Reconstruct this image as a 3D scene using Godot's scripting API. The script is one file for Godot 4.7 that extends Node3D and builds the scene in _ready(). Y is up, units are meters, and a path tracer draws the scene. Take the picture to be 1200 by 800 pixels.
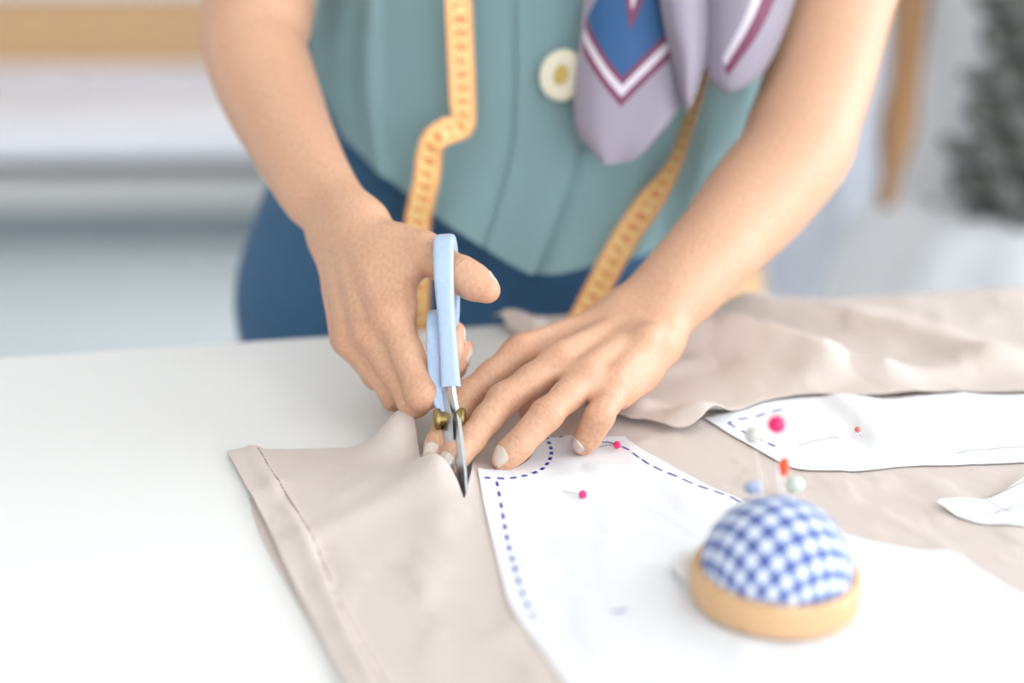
extends Node3D
# A sewing table by a bright window: two hands cut beige cloth along a paper pattern.
# World: y up, metres; table top at y = 0.75, the far edge of the table turned 11 degrees.

const TOP := 0.75
const YAW := 0.19386
var M := {}
var taken := {}
var rng := RandomNumberGenerator.new()


func _ready() -> void:
	rng.seed = 7
	# camera: seated-eye height, 54 mm lens, wide open and focused on the scissors
	var cam := Camera3D.new()
	cam.name = "camera"
	cam.position = Vector3(0, 1.135, 0)
	cam.rotation = Vector3(deg_to_rad(-20.0), 0, 0)
	cam.keep_aspect = Camera3D.KEEP_HEIGHT
	var lens := CameraAttributesPhysical.new()
	lens.frustum_focal_length = 24.0 / (2.0 * tan(deg_to_rad(12.5)))
	lens.frustum_focus_distance = 0.915
	lens.exposure_aperture = 2.0
	lens.frustum_near = 0.05
	lens.frustum_far = 60.0
	cam.attributes = lens
	cam.fov = 25.0
	cam.near = 0.05
	add_child(cam)
	# sky: hazy bright day
	var sky_mat := ProceduralSkyMaterial.new()
	sky_mat.sky_top_color = Color(0.93, 0.96, 1.0)
	sky_mat.sky_horizon_color = Color(1.0, 1.0, 1.0)
	sky_mat.ground_horizon_color = Color(0.86, 0.87, 0.86)
	sky_mat.ground_bottom_color = Color(0.70, 0.70, 0.68)
	sky_mat.sky_energy_multiplier = 3.2
	sky_mat.ground_energy_multiplier = 2.6
	var sky := Sky.new()
	sky.sky_material = sky_mat
	var env := Environment.new()
	env.background_mode = Environment.BG_SKY
	env.sky = sky
	env.tonemap_mode = Environment.TONE_MAPPER_LINEAR
	env.tonemap_exposure = 0.475
	env.sdfgi_enabled = true
	env.ssao_enabled = true
	env.ssil_enabled = true
	var we := WorldEnvironment.new()
	we.name = "world_environment"
	we.environment = env
	add_child(we)
	materials()
	room()
	backdrop()
	table()
	cloths()
	papers()
	person()
	tape_measure()
	scissors()
	pincushion()
	loose_pins()


# ---------------------------------------------------------------- names and nodes
func numbered(called: String) -> String:
	taken[called] = taken.get(called, -1) + 1
	return called if taken[called] == 0 else "%s_%03d" % [called, taken[called]]


func thing(called: String, label: String, category: String, at := Vector3.ZERO, turn := 0.0, group := "") -> Node3D:
	var o := Node3D.new()
	o.name = numbered(called)
	add_child(o)
	o.position = at
	o.rotation.y = turn
	tag(o, label, category, group)
	return o


func tag(o: Node, label: String, category: String, group := "") -> void:
	o.set_meta("label", label)
	o.set_meta("category", category)
	if group != "":
		o.set_meta("group", group)


func obj(called: String, mesh: Mesh, mat: Material, parent: Node = null) -> MeshInstance3D:
	var o := MeshInstance3D.new()
	o.mesh = mesh
	o.material_override = mat
	o.cast_shadow = GeometryInstance3D.SHADOW_CASTING_SETTING_DOUBLE_SIDED
	if parent == null:
		o.name = numbered(called)
		add_child(o)
	else:
		var n := called
		var k := 0
		while parent.has_node(NodePath(n)):
			k += 1
			n = "%s_%03d" % [called, k]
		o.name = n
		parent.add_child(o, true)
	return o


func struct(called: String, mesh: Mesh, mat: Material, label: String, category: String, at := Vector3.ZERO) -> MeshInstance3D:
	var o := obj(called, mesh, mat)
	o.position = at
	tag(o, label, category)
	o.set_meta("kind", "structure")
	return o


# ---------------------------------------------------------------- mesh building
class MB:
	var v := PackedVector3Array()
	var n := PackedVector3Array()
	var uv := PackedVector2Array()
	var c := PackedColorArray()
	var idx := PackedInt32Array()

	func vert(p: Vector3, nn: Vector3, t := Vector2.ZERO, col := Color.WHITE) -> int:
		v.append(p)
		n.append(nn)
		uv.append(t)
		c.append(col)
		return v.size() - 1

	func tri(a: int, b: int, d: int) -> void:
		var g := (v[b] - v[a]).cross(v[d] - v[a])
		if g.dot(n[a] + n[b] + n[d]) > 0.0:
			idx.append_array([a, d, b])
		else:
			idx.append_array([a, b, d])

	func quad(a: int, b: int, d: int, e: int) -> void:
		tri(a, b, d)
		tri(a, d, e)

	func flat(a: Vector3, b: Vector3, d: Vector3, e: Vector3, nn: Vector3) -> void:
		quad(vert(a, nn), vert(b, nn), vert(d, nn), vert(e, nn))

	# rows of points -> smooth surface; away: which side the normal looks to (flip)
	func grid(p: Array, flip := false, wrap := false) -> void:
		var nr := p.size()
		var nc: int = p[0].size()
		var base := v.size()
		for i in nr:
			for j in nc:
				var i0 := maxi(i - 1, 0)
				var i1 := mini(i + 1, nr - 1)
				var j0 := j - 1
				var j1 := j + 1
				if wrap:
					j0 = (j - 1 + nc - 1) % (nc - 1)
					j1 = (j + 1) % (nc - 1)
				else:
					j0 = maxi(j0, 0)
					j1 = mini(j1, nc - 1)
				var du: Vector3 = p[i][j1] - p[i][j0]
				var dv: Vector3 = p[i1][j] - p[i0][j]
				var nn := dv.cross(du)
				if nn.length_squared() < 1e-20:
					var ii := mini(i + 1, nr - 1) if i == 0 else maxi(i - 1, 0)
					var du2: Vector3 = p[ii][j1] - p[ii][j0]
					nn = dv.cross(du2)
				nn = nn.normalized()
				vert(p[i][j], -nn if flip else nn, Vector2(float(j) / (nc - 1), float(i) / (nr - 1)))
		for i in nr - 1:
			for j in nc - 1:
				var a := base + i * nc + j
				quad(a, a + 1, a + nc + 1, a + nc)

	# a sheet with two sides and rims
	func sheet(p: Array, thick: float, flip := false) -> void:
		var start := v.size()
		grid(p, flip)
		var nr := p.size()
		var nc: int = p[0].size()
		var q := []
		for i in nr:
			var row := []
			for j in nc:
				row.append(p[i][j] - n[start + i * nc + j] * thick)
			q.append(row)
		grid(q, not flip)
		var ring := []
		for j in nc: ring.append([0, j])
		for i in range(1, nr): ring.append([i, nc - 1])
		for j in range(nc - 2, -1, -1): ring.append([nr - 1, j])
		for i in range(nr - 2, 0, -1): ring.append([i, 0])
		var mid: Vector3 = p[nr / 2][nc / 2]
		for k in ring.size():
			var e = ring[k]
			var f = ring[(k + 1) % ring.size()]
			var pa: Vector3 = p[e[0]][e[1]]
			var pb: Vector3 = p[f[0]][f[1]]
			var out := (pb - pa).cross(pa - q[e[0]][e[1]]).normalized()
			if out.dot((pa + pb) * 0.5 - mid) < 0.0:
				out = -out
			flat(pa, pb, q[f[0]][f[1]], q[e[0]][e[1]], out)

	# tube along points; frames by parallel transport; ry scales the second axis
	func tube(pts: Array, rad: Array, seg := 12, ref := Vector3.UP, squash := 1.0, caps := true) -> void:
		var rows := []
		var r0 := ref
		for i in pts.size():
			var d: Vector3 = (pts[mini(i + 1, pts.size() - 1)] - pts[maxi(i - 1, 0)]).normalized()
			var s := r0.cross(d)
			if s.length() < 1e-5:
				s = Vector3.RIGHT.cross(d)
			s = s.normalized()
			var u := d.cross(s).normalized()
			r0 = u
			var row := []
			for k in seg + 1:
				var a := TAU * k / seg
				row.append(pts[i] + (s * cos(a) * squash + u * sin(a)) * rad[i])
			rows.append(row)
		grid(rows, true, true)
		if caps:
			for e in [0, pts.size() - 1]:
				var d2: Vector3 = (pts[e] - pts[1 if e == 0 else e - 1]).normalized()
				var m := vert(pts[e], d2)
				var first := v.size()
				for k in seg + 1:
					vert(rows[e][k], d2)
				for k in seg:
					tri(m, first + k, first + k + 1)

	func lathe(prof: Array, seg := 32, x := Transform3D.IDENTITY) -> void:
		var rows := []
		for q in prof:
			var row := []
			for k in seg + 1:
				var a := TAU * k / seg
				row.append(x * Vector3(cos(a) * q.x, q.y, sin(a) * q.x))
			rows.append(row)
		grid(rows, true, true)

	# box with rounded edges
	func rbox(size: Vector3, r: float, x := Transform3D.IDENTITY, k := 3) -> void:
		var h := size * 0.5
		r = minf(r, minf(h.x, minf(h.y, h.z)) * 0.999)
		var inner := h - Vector3(r, r, r)
		for ax in 3:
			var b1 := (ax + 1) % 3
			var b2 := (ax + 2) % 3
			var s1 := MB.steps(h[b1], r, k)
			var s2 := MB.steps(h[b2], r, k)
			for sg in [-1.0, 1.0]:
				var base := v.size()
				for i in s1.size():
					for j in s2.size():
						var p := Vector3.ZERO
						p[ax] = h[ax] * sg
						p[b1] = s1[i]
						p[b2] = s2[j]
						var q := p.clamp(-inner, inner)
						var nn := (p - q).normalized()
						vert(x * (q + nn * r), (x.basis * nn).normalized(), Vector2(p[b1], p[b2]))
				for i in s1.size() - 1:
					for j in s2.size() - 1:
						var a := base + i * s2.size() + j
						quad(a, a + s2.size(), a + s2.size() + 1, a + 1)

	static func steps(h: float, r: float, k: int) -> PackedFloat32Array:
		var out := PackedFloat32Array()
		for i in k + 1:
			out.append(-h + r * (1.0 - cos(PI * 0.5 * i / k)) if false else -h + r * i / k)
		for i in k + 1:
			out.append(h - r + r * i / k)
		return out

	func mesh(colors := false) -> ArrayMesh:
		var a := []
		a.resize(Mesh.ARRAY_MAX)
		a[Mesh.ARRAY_VERTEX] = v
		a[Mesh.ARRAY_NORMAL] = n
		a[Mesh.ARRAY_TEX_UV] = uv
		if colors:
			a[Mesh.ARRAY_COLOR] = c
		a[Mesh.ARRAY_INDEX] = idx
		var m := ArrayMesh.new()
		m.add_surface_from_arrays(Mesh.PRIMITIVE_TRIANGLES, a)
		return m


func cr(a: Vector3, b: Vector3, c: Vector3, d: Vector3, t: float) -> Vector3:
	return a.cubic_interpolate_in_time(b, a, d, t, 1, 0, 0) if false else 0.5 * ((2.0 * b) + (c - a) * t + (2.0 * a - 5.0 * b + 4.0 * c - d) * t * t + (3.0 * b - a - 3.0 * c + d) * t * t * t)


func spline(p: Array, n: int) -> Array:
	var out := []
	var m := p.size() - 1
	for i in n + 1:
		var f := minf(float(i) / n * m, m - 1e-6)
		var k := int(f)
		out.append(cr(p[maxi(k - 1, 0)], p[k], p[k + 1], p[mini(k + 2, m)], f - k))
	return out


# control rows -> dense rows of points
func patch(ctrl: Array, nu: int, nv: int) -> Array:
	var cols := []
	for row in ctrl:
		cols.append(spline(row, nu))
	var out := []
	for i in nv + 1:
		out.append([])
	for j in nu + 1:
		var line := []
		for k in cols.size():
			line.append(cols[k][j])
		var s := spline(line, nv)
		for i in nv + 1:
			out[i].append(s[i])
	return out


# a sheet lying on something: outline in x-z, height from a function
func lying(outline: PackedVector2Array, cell: float, height: Callable, thick: float) -> ArrayMesh:
	var mb := MB.new()
	var lo := outline[0]
	var hi := outline[0]
	for p in outline:
		lo = lo.min(p)
		hi = hi.max(p)
	var known := {}
	var top := func(p: Vector2) -> int:
		var key := Vector2i(roundi(p.x * 1e5), roundi(p.y * 1e5))
		if known.has(key):
			return known[key]
		var e := cell * 0.35
		var h0: float = height.call(p)
		var hx: float = height.call(p + Vector2(e, 0)) - height.call(p - Vector2(e, 0))
		var hz: float = height.call(p + Vector2(0, e)) - height.call(p - Vector2(0, e))
		var i := mb.vert(Vector3(p.x, h0, p.y), Vector3(-hx, 2.0 * e, -hz).normalized(), p)
		known[key] = i
		return i
	var nx := int(ceil((hi.x - lo.x) / cell))
	var nz := int(ceil((hi.y - lo.y) / cell))
	# which cells does the outline cross
	var crossed := {}
	for k in outline.size():
		var a := outline[k]
		var b := outline[(k + 1) % outline.size()]
		var m := int(ceil(a.distance_to(b) / (cell * 0.2))) + 1
		for s in m + 1:
			var q := (a.lerp(b, float(s) / m) - lo) / cell
			for ox in [-0.02, 0.02]:
				for oz in [-0.02, 0.02]:
					crossed[Vector2i(int(floor(q.x + ox)), int(floor(q.y + oz)))] = true
	for i in nx:
		for j in nz:
			var a := lo + Vector2(i, j) * cell
			var sq := PackedVector2Array([a, a + Vector2(cell, 0), a + Vector2(cell, cell), a + Vector2(0, cell)])
			if crossed.has(Vector2i(i, j)):
				for piece in Geometry2D.intersect_polygons(sq, outline):
					var ts := Geometry2D.triangulate_polygon(piece)
					for t in range(0, ts.size(), 3):
						mb.tri(top.call(piece[ts[t]]), top.call(piece[ts[t + 1]]), top.call(piece[ts[t + 2]]))
			elif Geometry2D.is_point_in_polygon(a + Vector2(cell, cell) * 0.5, outline):
				mb.quad(top.call(sq[0]), top.call(sq[1]), top.call(sq[2]), top.call(sq[3]))
	# underside
	var nt := mb.v.size()
	var ni := mb.idx.size()
	for i in nt:
		mb.vert(mb.v[i] - Vector3(0, thick, 0), -mb.n[i], mb.uv[i])
	for t in range(0, ni, 3):
		mb.idx.append_array([mb.idx[t] + nt, mb.idx[t + 2] + nt, mb.idx[t + 1] + nt])
	# rim
	var cw := Geometry2D.is_polygon_clockwise(outline)
	for k in outline.size():
		var a := outline[k]
		var b := outline[(k + 1) % outline.size()]
		var m := int(ceil(a.distance_to(b) / cell))
		var d := (b - a).normalized()
		var out := Vector3(d.y, 0, -d.x)
		if cw:
			out = -out
		for s in m:
			var p := a.lerp(b, float(s) / m)
			var q := a.lerp(b, float(s + 1) / m)
			var hp: float = height.call(p)
			var hq: float = height.call(q)
			mb.flat(Vector3(p.x, hp, p.y), Vector3(q.x, hq, q.y), Vector3(q.x, hq - thick, q.y), Vector3(p.x, hp - thick, p.y), out)
	return mb.mesh()


func flat_outline(pts: Array, step := 0.0) -> PackedVector2Array:
	var out := PackedVector2Array()
	for p in pts:
		out.append(Vector2(p.x, p.z))
	return out


# closed outline made smooth where asked: every point carries on with a Catmull-Rom curve
func curved(pts: Array, n: int) -> Array:
	return spline(pts, n * (pts.size() - 1))


func join(lists: Array) -> Array:
	var out := []
	for l in lists:
		for p in l:
			if out.is_empty() or (out[-1] - p).length() > 0.0004:
				out.append(p)
	return out


# ---------------------------------------------------------------- flesh: smooth union of tapered bones, meshed as surface nets
class Flesh:
	var chains := []      # each {a, b, ra, rb, k, mid, reach, join}
	var blush := []       # [point, radius, strength]
	var folds := []       # skin folds across a joint: [point, finger direction, dorsal side, reach]

	func chain(pts: Array, rad: Array, k := 0.004, join := 0.004) -> void:
		var a := PackedVector3Array()
		var b := PackedVector3Array()
		var ra := PackedFloat32Array()
		var rb := PackedFloat32Array()
		var lo: Vector3 = pts[0]
		var hi: Vector3 = pts[0]
		for i in pts.size():
			lo = lo.min(pts[i] - Vector3.ONE * rad[i])
			hi = hi.max(pts[i] + Vector3.ONE * rad[i])
			if i + 1 < pts.size():
				a.append(pts[i])
				b.append(pts[i + 1])
				ra.append(rad[i])
				rb.append(rad[i + 1])
		chains.append({"a": a, "b": b, "ra": ra, "rb": rb, "k": k, "join": join, "mid": (lo + hi) * 0.5, "reach": (hi - lo).length() * 0.5})

	func at(p: Vector3) -> float:
		var d := 1.0
		for c in chains:
			if p.distance_to(c.mid) - c.reach > minf(d, 0.03) + 0.012:
				continue
			var a: PackedVector3Array = c.a
			var b: PackedVector3Array = c.b
			var ra: PackedFloat32Array = c.ra
			var rb: PackedFloat32Array = c.rb
			var k: float = c.k
			var dc := 1.0
			for i in a.size():
				var ab := b[i] - a[i]
				var ap := p - a[i]
				var t := clampf(ap.dot(ab) / ab.length_squared(), 0.0, 1.0)
				var e := (ap - ab * t).length() - lerpf(ra[i], rb[i], t)
				var h := k - absf(e - dc)
				dc = minf(dc, e)
				if h > 0.0:
					dc -= h * h / (4.0 * k)
			var j: float = c.join
			var g := j - absf(dc - d)
			d = minf(d, dc)
			if g > 0.0:
				d -= g * g / (4.0 * j)
		return d

	func slope(p: Vector3) -> Vector3:
		const E := 0.0004
		var q := Vector3(1, -1, -1) * at(p + Vector3(E, -E, -E)) + Vector3(-1, -1, 1) * at(p + Vector3(-E, -E, E)) + Vector3(-1, 1, -1) * at(p + Vector3(-E, E, -E)) + Vector3(1, 1, 1) * at(p + Vector3(E, E, E))
		return q.normalized()

	func onto(p: Vector3, lift := 0.0) -> Vector3:
		for i in 6:
			var d := at(p) - lift
			p -= slope(p) * d
			if absf(d) < 2e-5:
				break
		return p

	# cells whose middle m has (m - at).dot(dir) > 0 are kept
	func nets(mb: MB, lo: Vector3, hi: Vector3, cell: float, cut_at := Vector3.ZERO, cut := Vector3.ZERO) -> void:
		const B := 4
		var size := Vector3i(((hi - lo) / (cell * B)).ceil()) * B
		var sx := size.x + 1
		var sy := size.y + 1
		var sz := size.z + 1
		var val := PackedFloat32Array()
		val.resize(sx * sy * sz)
		val.fill(9.0)
		var made := PackedInt32Array()
		made.resize(sx * sy * sz)
		made.fill(-1)
		var blocks := []
		for bi in size.x / B:
			for bj in size.y / B:
				for bk in size.z / B:
					var o := Vector3(bi, bj, bk) * B
					var m := lo + (o + Vector3.ONE * B * 0.5) * cell
					if cut != Vector3.ZERO and (m - cut_at).dot(cut) < -cell * B * 2.0:
						continue
					if absf(at(m)) > cell * B * 0.87 + cell * 1.2:
						continue
					blocks.append(Vector3i(o))
					for i in B + 1:
						for j in B + 1:
							for k in B + 1:
								var w := ((bi * B + i) * sy + bj * B + j) * sz + bk * B + k
								if val[w] == 9.0:
									val[w] = at(lo + (o + Vector3(i, j, k)) * cell)
		var off := [0, 1, sz, sz + 1, sy * sz, sy * sz + 1, sy * sz + sz, sy * sz + sz + 1]
		var pos := [Vector3(0, 0, 0), Vector3(0, 0, 1), Vector3(0, 1, 0), Vector3(0, 1, 1), Vector3(1, 0, 0), Vector3(1, 0, 1), Vector3(1, 1, 0), Vector3(1, 1, 1)]
		var edges := [[0, 1], [2, 3], [4, 5], [6, 7], [0, 2], [1, 3], [4, 6], [5, 7], [0, 4], [1, 5], [2, 6], [3, 7]]
		for b in blocks:
			for i in B:
				for j in B:
					for k in B:
						var w: int = ((b.x + i) * sy + b.y + j) * sz + b.z + k
						var inside := 0
						for e in 8:
							if val[w + off[e]] < 0.0:
								inside += 1
						if inside == 0 or inside == 8:
							continue
						var s := Vector3.ZERO
						var n := 0
						for e in edges:
							var x: float = val[w + off[e[0]]]
							var y: float = val[w + off[e[1]]]
							if (x < 0.0) != (y < 0.0):
								s += pos[e[0]].lerp(pos[e[1]], x / (x - y))
								n += 1
						var p := lo + (Vector3(b.x + i, b.y + j, b.z + k) + s / n) * cell
						if cut != Vector3.ZERO and (p - cut_at).dot(cut) < 0.0:
							continue
						var g := slope(p)
						p -= g * clampf(at(p), -cell, cell)
						var col := tone(p)
						for q in folds:
							var r: Vector3 = p - q[0]
							if r.length() < q[3] and g.dot(q[2]) > 0.1:
								var along: float = r.dot(q[1])
								var win: float = exp(-along * along / 0.000016) * smoothstep(0.1, 0.6, g.dot(q[2]))
								var ph := along * TAU / 0.0031
								p -= g * 0.00022 * win * (0.5 + 0.5 * cos(ph))
								g = (g - q[1] * 0.38 * win * sin(ph)).normalized()
								break
						made[w] = mb.vert(p, g, Vector2.ZERO, col)
		for b in blocks:
			for i in B:
				for j in B:
					for k in B:
						var w: int = ((b.x + i) * sy + b.y + j) * sz + b.z + k
						var d0 := val[w] < 0.0
						if b.y + j > 0 and b.z + k > 0 and (val[w + sy * sz] < 0.0) != d0:
							four(mb, made[w], made[w - sz], made[w - sz - 1], made[w - 1])
						if b.x + i > 0 and b.z + k > 0 and (val[w + sz] < 0.0) != d0:
							four(mb, made[w], made[w - sy * sz], made[w - sy * sz - 1], made[w - 1])
						if b.x + i > 0 and b.y + j > 0 and (val[w + 1] < 0.0) != d0:
							four(mb, made[w], made[w - sy * sz], made[w - sy * sz - sz], made[w - sz])

	func four(mb: MB, a: int, b: int, c: int, d: int) -> void:
		if a >= 0 and b >= 0 and c >= 0 and d >= 0:
			mb.quad(a, b, c, d)

	func tone(p: Vector3) -> Color:
		var s := 0.0
		for q in blush:
			var d: float = p.distance_to(q[0]) / q[1]
			if d < 1.0:
				s = maxf(s, q[2] * (1.0 - d * d))
		return Color(1, 1, 1).lerp(Color(0.98, 0.74, 0.70), s)


# ---------------------------------------------------------------- materials
func mat(called: String, col: Color, rough := 0.8, metal := 0.0) -> StandardMaterial3D:
	var m := StandardMaterial3D.new()
	m.resource_name = called
	m.albedo_color = col
	m.roughness = rough
	m.metallic = metal
	m.cull_mode = BaseMaterial3D.CULL_DISABLED
	M[called] = m
	return m


func noise_tex(freq: float, size := 512, octaves := 4, ramp: Array = [], seed_ := 1, normal := false, strength := 4.0) -> NoiseTexture2D:
	var f := FastNoiseLite.new()
	f.seed = seed_
	f.frequency = freq
	f.fractal_octaves = octaves
	f.noise_type = FastNoiseLite.TYPE_SIMPLEX_SMOOTH
	var t := NoiseTexture2D.new()
	t.width = size
	t.height = size
	t.seamless = true
	t.noise = f
	if normal:
		t.as_normal_map = true
		t.bump_strength = strength
	elif ramp.size() > 0:
		var g := Gradient.new()
		g.offsets = PackedFloat32Array([0.25, 0.75])
		g.colors = PackedColorArray(ramp)
		t.color_ramp = g
	return t


func weave(size: int, step: int, deep: float) -> ImageTexture:
	var im := Image.create(size, size, false, Image.FORMAT_RGB8)
	for y in size:
		for x in size:
			var over := ((x / step) + (y / step)) % 2 == 0
			var a := float(x % step) / step - 0.5
			var b := float(y % step) / step - 0.5
			var h := 1.0 - 2.0 * absf(b) if over else 1.0 - 2.0 * absf(a)
			h = clampf(0.5 + (h - 0.5) * deep, 0, 1)
			im.set_pixel(x, y, Color(h, h, h))
	im.bump_map_to_normal_map(3.0)
	return ImageTexture.create_from_image(im)


func clothlike(m: StandardMaterial3D, tex: Texture2D, per_metre: float, amount: float) -> void:
	m.normal_enabled = true
	m.normal_texture = tex
	m.normal_scale = amount
	m.uv1_triplanar = true
	m.uv1_scale = Vector3.ONE * per_metre
	m.rim_enabled = true
	m.rim = 0.25
	m.rim_tint = 0.5


func materials() -> void:
	var woven := weave(64, 4, 1.0)
	mat("wall_paint", Color(0.90, 0.90, 0.90), 0.9)
	mat("floor_paint", Color(0.80, 0.825, 0.83), 0.45)
	mat("white_lacquer", Color(0.95, 0.95, 0.975), 0.4)
	mat("grey_lacquer", Color(0.80, 0.80, 0.79), 0.5)
	mat("plinth_grey_gap_shade", Color(0.58, 0.62, 0.64), 0.7)  # plinth colour, also on the bench neck to darken its gap
	var w := mat("board_wood", Color(0.90, 0.76, 0.58), 0.55)
	w.albedo_texture = wood_tex(Color(1, 1, 1), Color(0.86, 0.80, 0.74), 3)
	w.uv1_triplanar = true
	w.uv1_scale = Vector3(0.8, 2.5, 0.8)
	mat("brown_wood", Color(0.60, 0.44, 0.28), 0.5)
	var t := mat("table_laminate", Color(0.93, 0.932, 0.925), 0.4)
	t.roughness_texture = noise_tex(0.02, 256, 3, [Color(0.97, 0.97, 0.97), Color(1, 1, 1)], 3)
	t.uv1_triplanar = true
	var b := mat("beige_cloth", Color(0.845, 0.795, 0.762), 0.85)
	clothlike(b, woven, 130.0, 0.12)
	var bt := noise_tex(0.02, 512, 5, [Color(0.95, 0.95, 0.95), Color(1, 1, 1)], 5)
	b.albedo_texture = bt
	b.uv1_scale = Vector3.ONE * 130.0
	mat("beige_thread", Color(0.62, 0.55, 0.52), 0.9)
	var p := mat("pattern_paper", Color(0.915, 0.925, 0.94), 0.75)
	p.normal_enabled = true
	p.normal_texture = noise_tex(0.012, 512, 4, [], 9, true, 5.0)
	p.normal_scale = 0.18
	p.uv1_triplanar = true
	p.uv1_scale = Vector3.ONE * 5.0
	mat("blue_ink", Color(0.24, 0.24, 0.66), 0.6)
	mat("grey_pencil", Color(0.55, 0.57, 0.64), 0.7)
	var s := mat("skin", Color(0.845, 0.67, 0.55), 0.48)
	s.vertex_color_use_as_albedo = true
	s.subsurf_scatter_enabled = true
	s.subsurf_scatter_strength = 0.06
	s.normal_enabled = true
	s.normal_texture = noise_tex(0.06, 512, 5, [], 21, true, 6.0)
	s.normal_scale = 0.10
	s.uv1_triplanar = true
	s.uv1_scale = Vector3.ONE * 18.0
	s.albedo_texture = noise_tex(0.03, 512, 5, [Color(0.94, 0.91, 0.90), Color(1, 1, 1)], 22)
	var nl := mat("pearl_nail", Color(0.84, 0.78, 0.73), 0.25)
	nl.clearcoat_enabled = true
	nl.clearcoat = 0.6
	nl.clearcoat_roughness = 0.1
	var v := mat("teal_linen", Color(0.50, 0.62, 0.635), 0.85)
	clothlike(v, woven, 70.0, 0.3)
	var d := mat("blue_denim", Color(0.25, 0.41, 0.545), 0.9)
	clothlike(d, woven, 60.0, 0.5)
	d.albedo_texture = noise_tex(0.05, 256, 4, [Color(0.85, 0.87, 0.9), Color(1, 1, 1)], 8)
	mat("cream_button", Color(0.90, 0.88, 0.80), 0.5)
	mat("gold_button", Color(0.78, 0.66, 0.36), 0.4)
	var plastic := mat("sky_plastic", Color(0.70, 0.78, 0.89), 0.35)
	plastic.albedo_texture = noise_tex(0.05, 256, 3, [Color(0.97, 0.97, 0.97), Color(1, 1, 1)], 31)
	plastic.uv1_triplanar = true
	plastic.uv1_scale = Vector3.ONE * 20.0
	var st := mat("blade_steel", Color(0.78, 0.79, 0.80), 0.36, 1.0)
	st.roughness_texture = noise_tex(0.03, 256, 4, [Color(0.75, 0.75, 0.75), Color(1, 1, 1)], 33)
	st.uv1_triplanar = true
	st.uv1_scale = Vector3(40, 4, 40)
	mat("pin_steel", Color(0.80, 0.80, 0.80), 0.25, 1.0)
	mat("brass", Color(0.60, 0.51, 0.33), 0.42, 1.0)
	var bw := mat("ring_wood", Color(0.87, 0.725, 0.565), 0.45)
	bw.albedo_texture = wood_tex(Color(1, 1, 1), Color(0.90, 0.84, 0.76), 12)
	bw.uv1_triplanar = true
	bw.uv1_scale = Vector3(10, 22, 10)
	mat("pin_magenta", Color(0.87, 0.15, 0.48), 0.3)
	mat("pin_pink", Color(0.98, 0.13, 0.42), 0.3)
	mat("pin_orange", Color(0.98, 0.30, 0.10), 0.3)
	mat("pin_blue", Color(0.68, 0.73, 0.86), 0.3)
	mat("pin_green", Color(0.80, 0.85, 0.80), 0.3)
	mat("pin_pearl", Color(0.80, 0.80, 0.76), 0.3)
	mat("pin_rust", Color(0.80, 0.42, 0.36), 0.3)
	var el := mat("white_elastic", Color(0.93, 0.93, 0.94), 0.8)
	clothlike(el, woven, 120.0, 0.5)
	var kn := mat("dark_knit", Color(0.44, 0.445, 0.43), 0.95)
	kn.rim_enabled = true
	kn.rim = 0.3
	var wc := mat("white_cotton", Color(0.94, 0.945, 0.955), 0.9)
	wc.backlight_enabled = true
	wc.backlight = Color(0.8, 0.8, 0.8)
	var lc := mat("lilac_curtain", Color(0.82, 0.83, 0.86), 0.9)
	lc.backlight_enabled = true
	lc.backlight = Color(0.8, 0.8, 0.8)
	mat("window_paint", Color(0.92, 0.92, 0.92), 0.5)
	var g := mat("window_glass", Color(1, 1, 1, 0.04), 0.0)
	g.transparency = BaseMaterial3D.TRANSPARENCY_ALPHA
	mat("steel_leg", Color(0.75, 0.75, 0.76), 0.4, 0.6)


func wood_tex(a: Color, b: Color, seed_: int) -> ImageTexture:
	var f := FastNoiseLite.new()
	f.seed = seed_
	f.frequency = 0.02
	f.fractal_octaves = 3
	var im := Image.create(256, 256, false, Image.FORMAT_RGB8)
	for y in 256:
		for x in 256:
			var w := 0.5 + 0.5 * sin(y * TAU * 9.0 / 256.0 + 3.0 * f.get_noise_2d(128.0 * cos(x * TAU / 256.0), 128.0 * sin(x * TAU / 256.0) + y * 0.2))
			im.set_pixel(x, y, a.lerp(b, w * 0.7 + 0.3 * absf(f.get_noise_2d(x * 1.0, y * 12.0))))
	return ImageTexture.create_from_image(im)


# ---------------------------------------------------------------- the room
func slab(size: Vector3, r := 0.0) -> ArrayMesh:
	var mb := MB.new()
	mb.rbox(size, maxf(r, 0.0005), Transform3D.IDENTITY, 2 if r > 0.001 else 1)
	return mb.mesh()


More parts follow.
